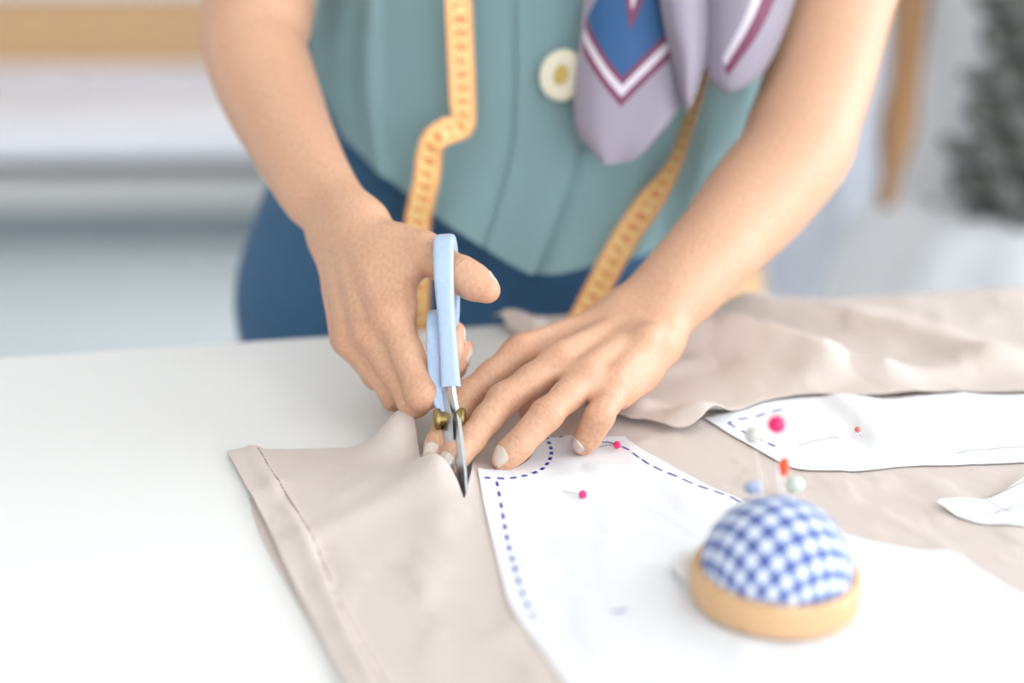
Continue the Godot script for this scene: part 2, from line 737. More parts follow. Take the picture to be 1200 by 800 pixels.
func room() -> void:
	const X := 3.0
	const BACK := -5.6
	const FRONT := 2.6
	const TALL := 2.8
	var ln := FRONT - BACK
	var mid := (FRONT + BACK) * 0.5
	struct("floor", slab(Vector3(2 * X + 0.4, 0.2, ln + 0.4)), M.floor_paint, "pale grey smooth floor of the sewing room", "floor", Vector3(0, -0.1, mid))
	struct("ceiling", slab(Vector3(2 * X + 0.4, 0.2, ln + 0.4)), M.wall_paint, "plain white ceiling of the sewing room", "ceiling", Vector3(0, TALL + 0.1, mid))
	window_wall("wall_back", Vector3(0, 0, BACK - 0.1), 0.0, 2 * X + 0.4, TALL, [[0.1, 1.45], [1.6, 2.9]], 0.6, 2.62, "white wall far behind the sewing table")
	struct("wall_left", slab(Vector3(0.2, TALL, ln)), M.wall_paint, "white wall on the side of the low wooden bench", "wall", Vector3(-X - 0.1, TALL * 0.5, mid))
	# window wall on the right: three tall windows; window wall behind the camera: two
	window_wall("wall_right", Vector3(X + 0.1, 0, mid), PI * 0.5, ln, TALL, [[-3.9, -1.5], [-1.2, 1.2], [1.5, 3.9]], 0.25, 2.62, "white wall beside the sewing table")
	window_wall("wall_front", Vector3(0, 0, FRONT + 0.1), 0.0, 2 * X + 0.4, TALL, [[0.0, 2.7]], 0.8, 2.6, "white wall behind the photographer")
	var k := 0
	for z in [-2.2, 0.2]:  # unseen ceiling panels, added as soft fill from above
		for x in [-1.2, 1.2]:
			var l := thing("added_ceiling_panel", ["added ceiling fill panel far left above the low bench", "added ceiling fill panel far right above the curtain", "added ceiling fill panel near left above the sewing table", "added ceiling fill panel near right above the sewing table"][k], "ceiling light", Vector3(x, TALL - 0.03, z))
			k += 1
			obj("housing", slab(Vector3(1.24, 0.05, 0.64), 0.006), M.window_paint, l)
			var glow := mat("added_panel_glow", Color(1, 1, 1), 0.6)
			glow.emission_enabled = true
			glow.emission = Color(1.0, 0.98, 0.95)
			glow.emission_energy_multiplier = 0.8
			var df := obj("diffuser", slab(Vector3(1.18, 0.01, 0.58), 0.002), glow, l)
			df.position = Vector3(0, -0.028, 0)
			var a := AreaLight3D.new()
			a.name = "added_fill_light"
			a.area_size = Vector2(1.18, 0.58)
			a.light_color = Color(1.0, 0.98, 0.95)
			a.light_energy = 1.8
			a.shadow_enabled = true
			a.rotation.x = -PI * 0.5
			a.position = Vector3(0, -0.036, 0)
			l.add_child(a)


func window_wall(called: String, at: Vector3, turn: float, long: float, tall: float, gaps: Array, sill: float, head: float, label: String) -> void:
	var wall := CSGBox3D.new()
	wall.name = called
	wall.size = Vector3(long, tall, 0.2)
	wall.material = M.wall_paint
	wall.position = at + Vector3(0, tall * 0.5, 0)
	wall.rotation.y = turn
	for g in gaps:
		var hole := CSGBox3D.new()
		hole.operation = CSGShape3D.OPERATION_SUBTRACTION
		hole.size = Vector3(g[1] - g[0], head - sill, 0.5)
		hole.position = Vector3((g[0] + g[1]) * 0.5, (sill + head) * 0.5 - tall * 0.5, 0)
		wall.add_child(hole, true)
	add_child(wall)
	tag(wall, label, "wall")
	wall.set_meta("kind", "structure")
	for g in gaps:
		var w := Node3D.new()
		taken["window_"] = taken.get("window_", 0) + 1
		w.name = "window_%d" % taken["window_"]
		add_child(w)
		w.position = at
		w.rotation.y = turn
		tag(w, label.replace("white wall", "white framed window of the wall") + [", farthest one", ", middle one", ", nearest one"][gaps.find(g)], "window")
		w.set_meta("kind", "structure")
		var wd: float = g[1] - g[0]
		var cx: float = (g[0] + g[1]) * 0.5
		var fr := MB.new()
		for s in [-1, 1]:
			fr.rbox(Vector3(0.06, head - sill, 0.08), 0.004, Transform3D(Basis(), Vector3(cx + s * (wd * 0.5 - 0.03), (sill + head) * 0.5, 0)), 1)
			fr.rbox(Vector3(wd, 0.06, 0.08), 0.004, Transform3D(Basis(), Vector3(cx, sill + 0.03 if s < 0 else head - 0.03, 0)), 1)
		fr.rbox(Vector3(0.05, head - sill, 0.07), 0.004, Transform3D(Basis(), Vector3(cx, (sill + head) * 0.5, 0)), 1)
		obj("window_frame", fr.mesh(), M.window_paint, w)
		for s in [-1, 1]:
			var pn := MB.new()
			var hw := wd * 0.25 - 0.04
			var o := Vector3(cx + s * (wd * 0.25 - 0.005), (sill + head) * 0.5, 0)
			var hh := (head - sill) * 0.5 - 0.05
			pn.flat(o + Vector3(-hw, -hh, 0), o + Vector3(hw, -hh, 0), o + Vector3(hw, hh, 0), o + Vector3(-hw, hh, 0), Vector3(0, 0, 1))
			obj("pane", pn.mesh(), M.window_glass, w)


# ---------------------------------------------------------------- what stands far behind
func backdrop() -> void:
	# low white bench on the left with a wooden panel on it
	var b := thing("bench", "low white bench with a grey recessed base, out of focus at the far left", "bench", Vector3(-1.0, 0, -3.78), deg_to_rad(2.0))
	var top := obj("bench_top", slab(Vector3(3.0, 0.075, 1.2), 0.008), M.white_lacquer, b)
	top.position = Vector3(0, 0.2775, -0.6)
	var body := obj("body", slab(Vector3(2.96, 0.095, 1.12), 0.004), M.grey_lacquer, b)
	body.position = Vector3(0, 0.15, -0.6)
	var neck := obj("shade_toned_recess", slab(Vector3(2.5, 0.04, 0.6), 0.002), M.plinth_grey_gap_shade, b)  # set back; darker grey paints in extra shade under the bench top
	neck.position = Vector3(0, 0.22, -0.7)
	var plinth := obj("plinth", slab(Vector3(2.94, 0.10, 1.08), 0.002), M.plinth_grey_gap_shade, b)
	plinth.position = Vector3(0, 0.05, -0.62)
	var wb := thing("wooden_box", "pale brown wooden box standing on the low white bench", "box", Vector3(-0.95, 0.315, -4.62), deg_to_rad(2.0))
	var foot := obj("base", slab(Vector3(2.7, 0.045, 0.3), 0.004), M.white_lacquer, wb)
	foot.position = Vector3(0, 0.0225, 0)
	var bd := obj("front_board", slab(Vector3(2.7, 0.205, 0.32), 0.004), M.board_wood, wb)
	bd.position = Vector3(0, 0.1475, 0)
	var lid := obj("lid", slab(Vector3(2.74, 0.03, 0.36), 0.004), M.white_lacquer, wb)
	lid.position = Vector3(0, 0.265, 0)
	# pleated curtain on the right
	var rows := []
	for i in 13:
		var y := 2.6 - 2.58 * i / 12.0
		var row := []
		for j in 241:
			var x := 0.28 + 2.2 * j / 240.0
			var ph := x * 34.0 + 1.3 * sin(x * 7.0)
			var amp := 0.022 + 0.02 * i / 12.0
			row.append(Vector3(x, y, -2.95 + amp * sin(ph) + 0.012 * sin(ph * 2.3 + i * 0.3)))
		rows.append(row)
	var cm := MB.new()
	cm.sheet(rows, 0.002)
	var cu := obj("curtain", cm.mesh(), M.lilac_curtain)
	tag(cu, "pale lilac grey pleated curtain hanging behind the bare arm", "curtain")
	# stool: only a bit of its wooden seat shows between arm and table
	var sp := Vector3(0.2805, 0.55, -1.797)
	var st := thing("stool", "round wooden stool behind the table, mostly hidden by the arm", "stool", Vector3(sp.x - 0.1, 0, sp.z - 0.1))
	var sm := MB.new()
	sm.lathe([Vector2(0, 0.51), Vector2(0.13, 0.51), Vector2(0.14, 0.518), Vector2(0.145, 0.53), Vector2(0.14, 0.545), Vector2(0.125, 0.551), Vector2(0, 0.548)], 40)
	obj("seat", sm.mesh(), M.board_wood, st)
	for k in 4:
		var lm := MB.new()
		var a := TAU * k / 4.0 + 0.5
		lm.tube([Vector3(cos(a) * 0.09, 0.52, sin(a) * 0.09), Vector3(cos(a) * 0.13, 0.25, sin(a) * 0.13), Vector3(cos(a) * 0.16, 0.0, sin(a) * 0.16)], [0.014, 0.017, 0.011], 12)
		obj("leg", lm.mesh(), M.board_wood, st)
	dress_form()


func dress_form() -> void:
	var c := Vector3(0.7931, 0.7639, -2.2593)
	var f := thing("dress_form", "dressmaker's form in white, with a dark chunky knit top and a jointed wooden arm", "dress form", Vector3(c.x, 0, c.z))
	var y0: float = c.y
	# torso and white blouse
	var tb := MB.new()
	var rows := []
	var prof := [[-0.34, 0.175, 0.125], [-0.2, 0.165, 0.12], [-0.05, 0.165, 0.11], [0.1, 0.165, 0.10], [0.25, 0.165, 0.11], [0.4, 0.17, 0.115], [0.52, 0.15, 0.09], [0.6, 0.07, 0.06], [0.68, 0.05, 0.05]]
	for q in prof:
		var row := []
		for k in 49:
			var a := TAU * k / 48.0
			var fold: float = 1.0 + 0.02 * sin(a * 9.0 + q[0] * 6.0)
			row.append(Vector3(cos(a) * q[1] * fold - 0.03, y0 + q[0], sin(a) * q[2] * fold - 0.03))
		rows.append(row)
	tb.grid(rows, true, true)
	obj("blouse", tb.mesh(), M.white_cotton, f)
	# flared white skirt
	var sk := MB.new()
	rows = []
	for i in 19:
		var t := i / 18.0
		var row := []
		for k in 97:
			var a := TAU * k / 96.0
			var rr := lerpf(0.15, 0.36, pow(t, 0.42))
			var fold := 1.0 + (0.01 + 0.05 * t) * sin(a * 11.0 + 0.7 * sin(a * 3.0))
			row.append(Vector3(cos(a) * rr * fold, y0 - 0.22 - 0.55 * t * t - 0.02 * t, sin(a) * rr * 0.85 * fold))
		rows.append(row)
	sk.grid(rows, true, true)
	obj("skirt", sk.mesh(), M.white_cotton, f)
	# chunky knit: rows of plump loops
	var kb := MB.new()
	rows = []
	for i in 181:
		var t := i / 180.0
		var y := y0 - 0.255 + 0.62 * t
		var row := []
		var rx := lerpf(0.128, 0.098, smoothstep(0.05, 0.5, t)) + 0.03 * smoothstep(0.6, 1.0, t)
		var rz := 0.145
		for k in 201:
			var a := TAU * k / 200.0
			var rowf := t * 0.62 / 0.052
			var ri := floorf(rowf)
			var v := rowf - ri
			var sh := 0.5 * fmod(ri, 2.0)
			var u := a * 0.15 / 0.067 + sh
			var uu := u - floorf(u)
			var w := 2.0 * v - 1.0 + 0.35 * sin(u * TAU)
			var bulge := smoothstep(0.0, 0.75, 1.0 - absf(w)) * (0.12 + 0.88 * pow(sin(uu * PI), 0.7))
			row.append(Vector3(cos(a) * (rx + bulge * 0.05), y, sin(a) * (rz + bulge * 0.05)))
		rows.append(row)
	kb.grid(rows, true, true)
	obj("knit_top", kb.mesh(), M.dark_knit, f)
	# jointed wooden arm hanging at the side
	var o := Vector3(c.x, 0, c.z)
	var arm := MB.new()
	var p := [Vector3(0.5731, 1.0586, -2.3134), Vector3(0.5706, 0.9096, -2.2592), Vector3(0.5682, 0.818, -2.2258), Vector3(0.5583, 0.7339, -2.1845), Vector3(0.5461, 0.6732, -2.1518), Vector3(0.5328, 0.6019, -2.1152)]
	for k in p.size():
		p[k] -= o
	arm.tube(spline(p, 30), spline_f([0.022, 0.026, 0.025, 0.022, 0.026, 0.012], 30), 16)
	var am := obj("arm", arm.mesh(), M.brown_wood, f)
	var hd := MB.new()
	var q2 := [Vector3(0.5328, 0.6053, -2.1165), Vector3(0.528, 0.5885, -2.105), Vector3(0.5232, 0.5729, -2.094)]
	for k in q2.size():
		q2[k] -= o
	hd.tube(q2, [0.011, 0.016, 0.008], 12)
	obj("hand", hd.mesh(), M.brown_wood, am)
	var pole := MB.new()
	pole.tube([Vector3(0, 0.02, 0), Vector3(0, y0 - 0.3, 0)], [0.016, 0.016], 16)
	pole.lathe([Vector2(0, 0.03), Vector2(0.03, 0.03), Vector2(0.17, 0.018), Vector2(0.18, 0.009), Vector2(0.18, 0.0), Vector2(0, 0)], 32)
	obj("stand", pole.mesh(), M.steel_leg, f)


func spline_f(r: Array, n: int) -> Array:
	var p := []
	for x in r:
		p.append(Vector3(x, 0, 0))
	var out := []
	for q in spline(p, n):
		out.append(q.x)
	return out


# ---------------------------------------------------------------- the table
func table() -> void:
	var e := Vector3(0, 0, -1.09735)          # on the far edge
	var t := thing("sewing_table", "white laminate work table on which the cloth lies", "table", Vector3.ZERO)
	t.position = e + Basis(Vector3.UP, YAW) * Vector3(0.1, 0, 0.4)
	t.rotation.y = YAW
	var mb := MB.new()
	mb.rbox(Vector3(1.9, 0.028, 0.8), 0.003)
	var top := obj("table_top", mb.mesh(), M.table_laminate, t)
	top.position = Vector3(0, TOP - 0.014, 0)
	var ap := MB.new()
	for s in [-1, 1]:
		ap.rbox(Vector3(1.7, 0.07, 0.02), 0.002, Transform3D(Basis(), Vector3(0, TOP - 0.063, s * 0.34)), 1)
		ap.rbox(Vector3(0.02, 0.07, 0.66), 0.002, Transform3D(Basis(), Vector3(s * 0.86, TOP - 0.063, 0)), 1)
	obj("apron", ap.mesh(), M.steel_leg, t)
	for sx in [-1, 1]:
		for sz in [-1, 1]:
			var lg := MB.new()
			lg.rbox(Vector3(0.04, TOP - 0.028, 0.04), 0.004, Transform3D(Basis(), Vector3(sx * 0.86, (TOP - 0.028) * 0.5, sz * 0.34)), 2)
			obj("leg", lg.mesh(), M.steel_leg, t)


# ---------------------------------------------------------------- cloth and paper heights
func bump(p: Vector2, c: Vector3, sx: float, sz: float, turn := 0.0) -> float:
	var d := (p - Vector2(c.x, c.z)).rotated(turn)
	return exp(-(d.x * d.x) / (sx * sx) - (d.y * d.y) / (sz * sz))


# rounded ridge along a line of points; wide on one side, steep on the other
func ridge(p: Vector2, pts: Array, w_near: float, w_far: float) -> float:
	var best := 0.0
	for i in pts.size() - 1:
		var a := Vector2(pts[i].x, pts[i].z)
		var b := Vector2(pts[i + 1].x, pts[i + 1].z)
		var ab := b - a
		var t := clampf((p - a).dot(ab) / ab.length_squared(), 0.0, 1.0)
		var d := p - a - ab * t
		var w := lerpf(w_far, w_near, 0.5 + 0.5 * ab.cross(d) / maxf(ab.length() * d.length(), 1e-9))
		best = maxf(best, exp(-d.length_squared() / (w * w)))
	return best


var wave := FastNoiseLite.new()
var HUMP := Vector3(-0.0662, 0.774, -0.8618)
var HUMP_NEAR := Vector3(-0.0424, 0.76, -0.8098)
var SEAM := [Vector3(-0.1543, 0.752, -0.8579), Vector3(-0.1364, 0.752, -0.813), Vector3(-0.1182, 0.752, -0.7688), Vector3(-0.1016, 0.752, -0.7237), Vector3(-0.0853, 0.752, -0.6718), Vector3(-0.0702, 0.752, -0.6303), Vector3(-0.0568, 0.752, -0.597), Vector3(-0.046, 0.752, -0.5677)]
var FOLD_A := [Vector3(0.1146, 0.772, -1.0255), Vector3(0.1429, 0.777, -1.0222), Vector3(0.1773, 0.777, -1.0043), Vector3(0.2093, 0.775, -0.979)]
var FOLD_F := [Vector3(0.2063, 0.772, -0.9837), Vector3(0.2279, 0.766, -0.9733), Vector3(0.247, 0.76, -0.9665)]
var FOLD_B := [Vector3(0.1825, 0.756, -1.1137), Vector3(0.249, 0.756, -1.088), Vector3(0.3, 0.756, -1.0377), Vector3(0.3271, 0.754, -1.0033)]
var FOLD_C := [Vector3(-0.0038, 0.756, -1.0841), Vector3(0.0025, 0.754, -1.0802), Vector3(0.0157, 0.753, -1.0642)]
var FOLD_D := [Vector3(0.0844, 0.754, -0.9787), Vector3(0.1427, 0.754, -1.0033), Vector3(0.1893, 0.753, -0.9623)]
var FOLD_E := [Vector3(0.2632, 0.754, -0.9598), Vector3(0.312, 0.754, -0.9917), Vector3(0.3731, 0.754, -0.9983)]


func cloth_y(p: Vector2) -> float:
	var h := TOP + 0.0016 + 0.0006 * (1.0 + wave.get_noise_2d(p.x * 9.0, p.y * 9.0))
	h += 0.0022 * maxf(0.0, wave.get_noise_2d(p.x * 22.0 + 40.0, p.y * 14.0))
	# lifted over the lower blade
	h += 0.024 * bump(p, HUMP, 0.016, 0.020, -0.2)
	h += 0.010 * bump(p, HUMP_NEAR, 0.014, 0.020, 0.25)
	h += 0.006 * bump(p, HUMP_NEAR, 0.045, 0.05, 0.0)
	# diagonal pulls running from the scissors to the near left
	h += 0.0022 * ridge(p, [HUMP_NEAR, Vector3(-0.0765, 0.75, -0.7781), Vector3(-0.1142, 0.75, -0.7372)], 0.012, 0.012)
	h += 0.0018 * ridge(p, [HUMP_NEAR, Vector3(-0.0361, 0.75, -0.7275), Vector3(-0.0428, 0.75, -0.6821)], 0.013, 0.013)
	# the hem on the left: turned over, so it lies one layer higher, with a puckered seam
	var s := 1e9
	var side := 1.0
	var along := 0.0
	for i in SEAM.size() - 1:
		var a := Vector2(SEAM[i].x, SEAM[i].z)
		var b := Vector2(SEAM[i + 1].x, SEAM[i + 1].z)
		var ab := b - a
		var t := clampf((p - a).dot(ab) / ab.length_squared(), 0.0, 1.0)
		var d := p - a - ab * t
		if d.length() < s:
			s = d.length()
			side = signf(ab.cross(d))
			along = i + t
	if s < 0.04:
		var pucker := 0.5 + 0.5 * sin(along * 5.0) * sin(along * 2.3 + 1.0)
		if side > 0.0:
			h += 0.0010 + (0.0008 + 0.0022 * pucker) * exp(-pow(s - 0.004, 2.0) / 0.00002) - 0.0012 * exp(-s * s / 0.000002)
		else:
			h += 0.0010 * exp(-s / 0.0006)
	return h


func rear_y(p: Vector2) -> float:
	var h := maxf(cloth_y(p), TOP + 0.002) + 0.0022
	h += 0.0020 * (0.5 + wave.get_noise_2d(p.x * 12.0 + 9.0, p.y * 16.0))
	h += 0.026 * ridge(p, FOLD_A, 0.0125, 0.03)
	h = maxf(h, cloth_y(p) + 0.0035 + 0.014 * ridge(p, FOLD_F, 0.009, 0.02))
	h += 0.010 * ridge(p, FOLD_B, 0.014, 0.03)
	h += 0.011 * ridge(p, FOLD_C, 0.007, 0.010)
	h += 0.005 * ridge(p, FOLD_D, 0.016, 0.02)
	h += 0.005 * ridge(p, FOLD_E, 0.014, 0.02)
	h += 0.013 * bump(p, Vector3(0.1193, 0.76, -0.8952), 0.024, 0.012)
	h += 0.007 * bump(p, Vector3(0.0796, 0.756, -0.9161), 0.014, 0.016)
	return h


func paper_y(p: Vector2) -> float:
	return cloth_y(p) + 0.0012 + 0.0006 * wave.get_noise_2d(p.x * 10.0, p.y * 10.0 + 77.0)


func paper_far_y(p: Vector2) -> float:
	return cloth_y(p) + 0.0014 + 0.004 * ridge(p, [Vector3(0.2147, 0.75, -0.9306), Vector3(0.2231, 0.75, -0.8995), Vector3(0.2254, 0.75, -0.8662)], 0.008, 0.02) + 0.003 * ridge(p, [Vector3(0.2819, 0.75, -0.9424), Vector3(0.312, 0.75, -0.8926)], 0.03, 0.03)


func scrap_y(p: Vector2) -> float:
	return cloth_y(p) + 0.0012 + 0.004 * bump(p, Vector3(0.2402, 0.75, -0.7824), 0.02, 0.012) + 0.006 * bump(p, Vector3(0.3016, 0.75, -0.8091), 0.03, 0.015)


func cloths() -> void:
	wave.seed = 3
	wave.frequency = 1.0
	wave.fractal_octaves = 3
	# the layer that peeps out under the hem
	var low := flat_outline(join([[Vector3(-0.1499, 0.75, -0.7945), Vector3(-0.145, 0.75, -0.776), Vector3(-0.1377, 0.75, -0.7531), Vector3(-0.1276, 0.75, -0.7256), Vector3(-0.1147, 0.75, -0.6944), Vector3(-0.099, 0.75, -0.6588), Vector3(-0.0824, 0.75, -0.6202), Vector3(-0.0719, 0.75, -0.5939), Vector3(-0.0587, 0.75, -0.5643)], [Vector3(-0.0147, 0.75, -0.5643), Vector3(-0.0557, 0.75, -0.6821), Vector3(-0.0956, 0.75, -0.7781)]]))
	var c := thing("beige_cloth", "beige cloth with a stitched hem, lying under the paper patterns, being cut", "cloth")
	obj("lower_layer", lying(low, 0.008, func(p): return TOP + 0.001, 0.0008), M.beige_cloth, c)
	var edge := curved([Vector3(-0.173, 0.752, -0.8554), Vector3(-0.1562, 0.752, -0.813), Vector3(-0.1376, 0.752, -0.7656), Vector3(-0.1207, 0.752, -0.719), Vector3(-0.1054, 0.752, -0.6769), Vector3(-0.0886, 0.752, -0.6341), Vector3(-0.075, 0.752, -0.5991), Vector3(-0.0584, 0.752, -0.5614)], 4)
	edge.reverse()
	var far := curved([Vector3(-0.0885, 0.753, -0.8608), Vector3(-0.0799, 0.76, -0.8603), Vector3(-0.0715, 0.771, -0.8622), Vector3(-0.0656, 0.776, -0.861), Vector3(-0.0598, 0.774, -0.8591), Vector3(-0.0559, 0.77, -0.8424), Vector3(-0.0532, 0.765, -0.8288), Vector3(-0.0485, 0.762, -0.8149), Vector3(-0.0412, 0.762, -0.8067), Vector3(-0.0352, 0.759, -0.8016), Vector3(-0.0306, 0.756, -0.7932), Vector3(-0.0268, 0.753, -0.7796)], 4)
	var right := curved([Vector3(-0.026, 0.753, -0.785), Vector3(-0.0237, 0.753, -0.8109), Vector3(-0.0226, 0.753, -0.8469), Vector3(-0.0182, 0.752, -0.888), Vector3(-0.0083, 0.752, -0.92), Vector3(0.0085, 0.752, -0.9525)], 4)
	var o := join([edge, [Vector3(-0.1636, 0.752, -0.8579), Vector3(-0.156, 0.752, -0.8592), Vector3(-0.1448, 0.752, -0.8604), Vector3(-0.1147, 0.752, -0.8617)], far, right, [Vector3(0.0605, 0.75, -1.0224), Vector3(0.1257, 0.75, -1.067), Vector3(0.2252, 0.75, -1.0954), Vector3(0.4803, 0.75, -1.1232), Vector3(0.2935, 0.75, -0.5643)]])
	obj("upper_layer", lying(flat_outline(o), 0.0045, cloth_y, 0.0007), M.beige_cloth, c)
	# stitches along the hem seam
	var st := MB.new()
	var line := curved(SEAM, 24)
	for i in range(0, line.size() - 1, 2):
		var a: Vector3 = line[i]
		var b: Vector3 = line[i + 1]
		a.y = cloth_y(Vector2(a.x, a.z)) + 0.0002
		b.y = cloth_y(Vector2(b.x, b.z)) + 0.0002
		st.tube([a, b], [0.0006, 0.0006], 5)
	obj("seam_stitching", st.mesh(), M.beige_thread, c)
	# the bunched layer behind
	var front := curved([Vector3(-0.0141, 0.754, -1.0957), Vector3(-0.0051, 0.754, -1.0764), Vector3(0.0111, 0.754, -1.0432), Vector3(0.0296, 0.754, -0.9983), Vector3(0.0504, 0.754, -0.9356), Vector3(0.0704, 0.754, -0.9011), Vector3(0.0859, 0.76, -0.8938), Vector3(0.1017, 0.764, -0.8815), Vector3(0.1199, 0.76, -0.8869), Vector3(0.1421, 0.754, -0.9109), Vector3(0.1746, 0.754, -0.9356), Vector3(0.2025, 0.754, -0.9415), Vector3(0.23, 0.754, -0.9385), Vector3(0.2708, 0.754, -0.9445), Vector3(0.4033, 0.754, -0.9521)], 5)
	var r := join([front, [Vector3(0.4822, 0.75, -1.1827), Vector3(0.267, 0.75, -1.1417), Vector3(0.1848, 0.75, -1.1273), Vector3(0.1043, 0.75, -1.1111), Vector3(0.0387, 0.75, -1.0993), Vector3(0.0039, 0.75, -1.0935)]])
	var rc := obj("gathered_cloth", lying(flat_outline(r), 0.0045, rear_y, 0.0009), M.beige_cloth)
	tag(rc, "beige cloth gathered in loose folds along the far edge of the table", "cloth")


func dashes(parent: Node, called: String, pts: Array, dash: float, gap: float, width: float, m: Material, height: Callable) -> void:
	var line := spline(pts, 200)
	var mb := MB.new()
	var run := 0.0
	for i in line.size() - 1:
		var a: Vector3 = line[i]
		var b: Vector3 = line[i + 1]
		var n := maxi(1, int(ceil(a.distance_to(b) / 0.0008)))
		for s in n:
			var p := a.lerp(b, float(s) / n)
			var q := a.lerp(b, float(s + 1) / n)
			var l := p.distance_to(q)
			if fmod(run, dash + gap) < dash:
				var side := (q - p).cross(Vector3.UP).normalized() * width * 0.5
				var c4 := [p - side, p + side, q + side, q - side]
				for k in 4:
					c4[k].y = height.call(Vector2(c4[k].x, c4[k].z)) + 0.00015
				mb.flat(c4[0], c4[1], c4[2], c4[3], Vector3.UP)
			run += l
	obj(called, mb.mesh(), m, parent)


func papers() -> void:
	var left := curved([Vector3(-0.0199, 0.753, -0.8167), Vector3(-0.0163, 0.753, -0.7828), Vector3(-0.0115, 0.753, -0.7462), Vector3(-0.0062, 0.753, -0.7051), Vector3(0, 0.753, -0.6642), Vector3(0.0113, 0.753, -0.6348), Vector3(0.0239, 0.753, -0.5996), Vector3(0.0364, 0.753, -0.5599)], 4)
	left.reverse()
	var hole := curved([Vector3(-0.0195, 0.753, -0.819), Vector3(-0.01, 0.753, -0.8202), Vector3(0.001, 0.753, -0.8261), Vector3(0.0092, 0.753, -0.8382), Vector3(0.0135, 0.753, -0.8557), Vector3(0.0148, 0.753, -0.8764)], 5)
	var rgt := curved([Vector3(0.0703, 0.753, -0.8764), Vector3(0.0742, 0.753, -0.8646), Vector3(0.096, 0.753, -0.8309), Vector3(0.1267, 0.753, -0.7894), Vector3(0.1553, 0.753, -0.7647), Vector3(0.1838, 0.753, -0.7432), Vector3(0.2081, 0.753, -0.7295), Vector3(0.2331, 0.753, -0.7218), Vector3(0.2418, 0.753, -0.7051), Vector3(0.2592, 0.753, -0.6701), Vector3(0.2705, 0.753, -0.648)], 4)
	var o := join([left, hole, rgt, [Vector3(0.2403, 0.753, -0.5599)]])
	var main := obj("pattern_paper", lying(flat_outline(o), 0.005, paper_y, 0.0003), M.pattern_paper)
	tag(main, "large white paper pattern piece pinned on the cloth, the pincushion standing on it", "paper pattern", "white paper patterns")
	dashes(main, "dashed_line", [Vector3(0.0212, 0.753, -0.8764), Vector3(0.0238, 0.753, -0.8557), Vector3(0.0219, 0.753, -0.8382), Vector3(0.015, 0.753, -0.8226), Vector3(0.0025, 0.753, -0.812), Vector3(-0.0079, 0.753, -0.8074), Vector3(-0.0158, 0.753, -0.8063)], 0.0042, 0.0038, 0.0022, M.blue_ink, paper_y)
	dashes(main, "dashed_line", [Vector3(-0.0088, 0.753, -0.8028), Vector3(-0.0057, 0.753, -0.7721), Vector3(-0.0018, 0.753, -0.7314), Vector3(0.0043, 0.753, -0.6854), Vector3(0.0104, 0.753, -0.6561)], 0.0055, 0.0065, 0.0017, M.blue_ink, paper_y)
	dashes(main, "dashed_line", [Vector3(0.0475, 0.753, -0.8737), Vector3(0.0667, 0.753, -0.8608), Vector3(0.0857, 0.753, -0.8285), Vector3(0.1212, 0.753, -0.7916), Vector3(0.1419, 0.753, -0.7689)], 0.0075, 0.004, 0.0013, M.blue_ink, paper_y)
	dashes(main, "dashed_line", [Vector3(0.0238, 0.753, -0.8764), Vector3(0.0473, 0.753, -0.8711), Vector3(0.0637, 0.753, -0.8633)], 0.008, 0.006, 0.0012, M.blue_ink, paper_y)
	dashes(main, "pencil_mark", [Vector3(0.0485, 0.753, -0.6634), Vector3(0.0517, 0.753, -0.6618), Vector3(0.0557, 0.753, -0.6651)], 0.02, 0.001, 0.0014, M.blue_ink, paper_y)
	dashes(main, "pencil_mark", [Vector3(0.0547, 0.753, -0.862), Vector3(0.0671, 0.753, -0.8672)], 0.05, 0.001, 0.0005, M.grey_pencil, paper_y)
	# second piece, to the right
	var f := join([curved([Vector3(0.1227, 0.753, -0.9035), Vector3(0.1332, 0.753, -0.8843), Vector3(0.1468, 0.753, -0.8608), Vector3(0.1603, 0.753, -0.8382), Vector3(0.1734, 0.753, -0.8261), Vector3(0.2058, 0.753, -0.8249), Vector3(0.2377, 0.753, -0.8321), Vector3(0.2687, 0.753, -0.8346), Vector3(0.3317, 0.753, -0.8407)], 4), [Vector3(0.3677, 0.753, -0.947)], curved([Vector3(0.3098, 0.753, -0.9425), Vector3(0.2749, 0.753, -0.938), Vector3(0.2455, 0.753, -0.9321), Vector3(0.2135, 0.753, -0.9395), Vector3(0.1823, 0.753, -0.938), Vector3(0.1486, 0.753, -0.9176), Vector3(0.125, 0.753, -0.9049)], 4)])
	var second := obj("pattern_paper", lying(flat_outline(f), 0.005, paper_far_y, 0.0003), M.pattern_paper)
	tag(second, "long white paper pattern piece beyond the pincushion, with one blue dashed corner", "paper pattern", "white paper patterns")
	dashes(second, "dashed_line", [Vector3(0.1739, 0.753, -0.9176), Vector3(0.1583, 0.753, -0.9091), Vector3(0.1464, 0.753, -0.9021), Vector3(0.1363, 0.753, -0.8952)], 0.0075, 0.006, 0.0016, M.blue_ink, paper_far_y)
	dashes(second, "dashed_line", [Vector3(0.1363, 0.753, -0.8952), Vector3(0.1448, 0.753, -0.883), Vector3(0.1604, 0.753, -0.8608)], 0.007, 0.005, 0.0016, M.blue_ink, paper_far_y)
	dashes(second, "pencil_line", [Vector3(0.1744, 0.753, -0.8608), Vector3(0.1865, 0.753, -0.8698), Vector3(0.2018, 0.753, -0.875)], 0.2, 0.001, 0.0006, M.grey_pencil, paper_far_y)
	dashes(second, "pencil_line", [Vector3(0.2677, 0.753, -0.8494), Vector3(0.2901, 0.753, -0.8557), Vector3(0.3276, 0.753, -0.8595)], 0.2, 0.001, 0.0006, M.grey_pencil, paper_far_y)
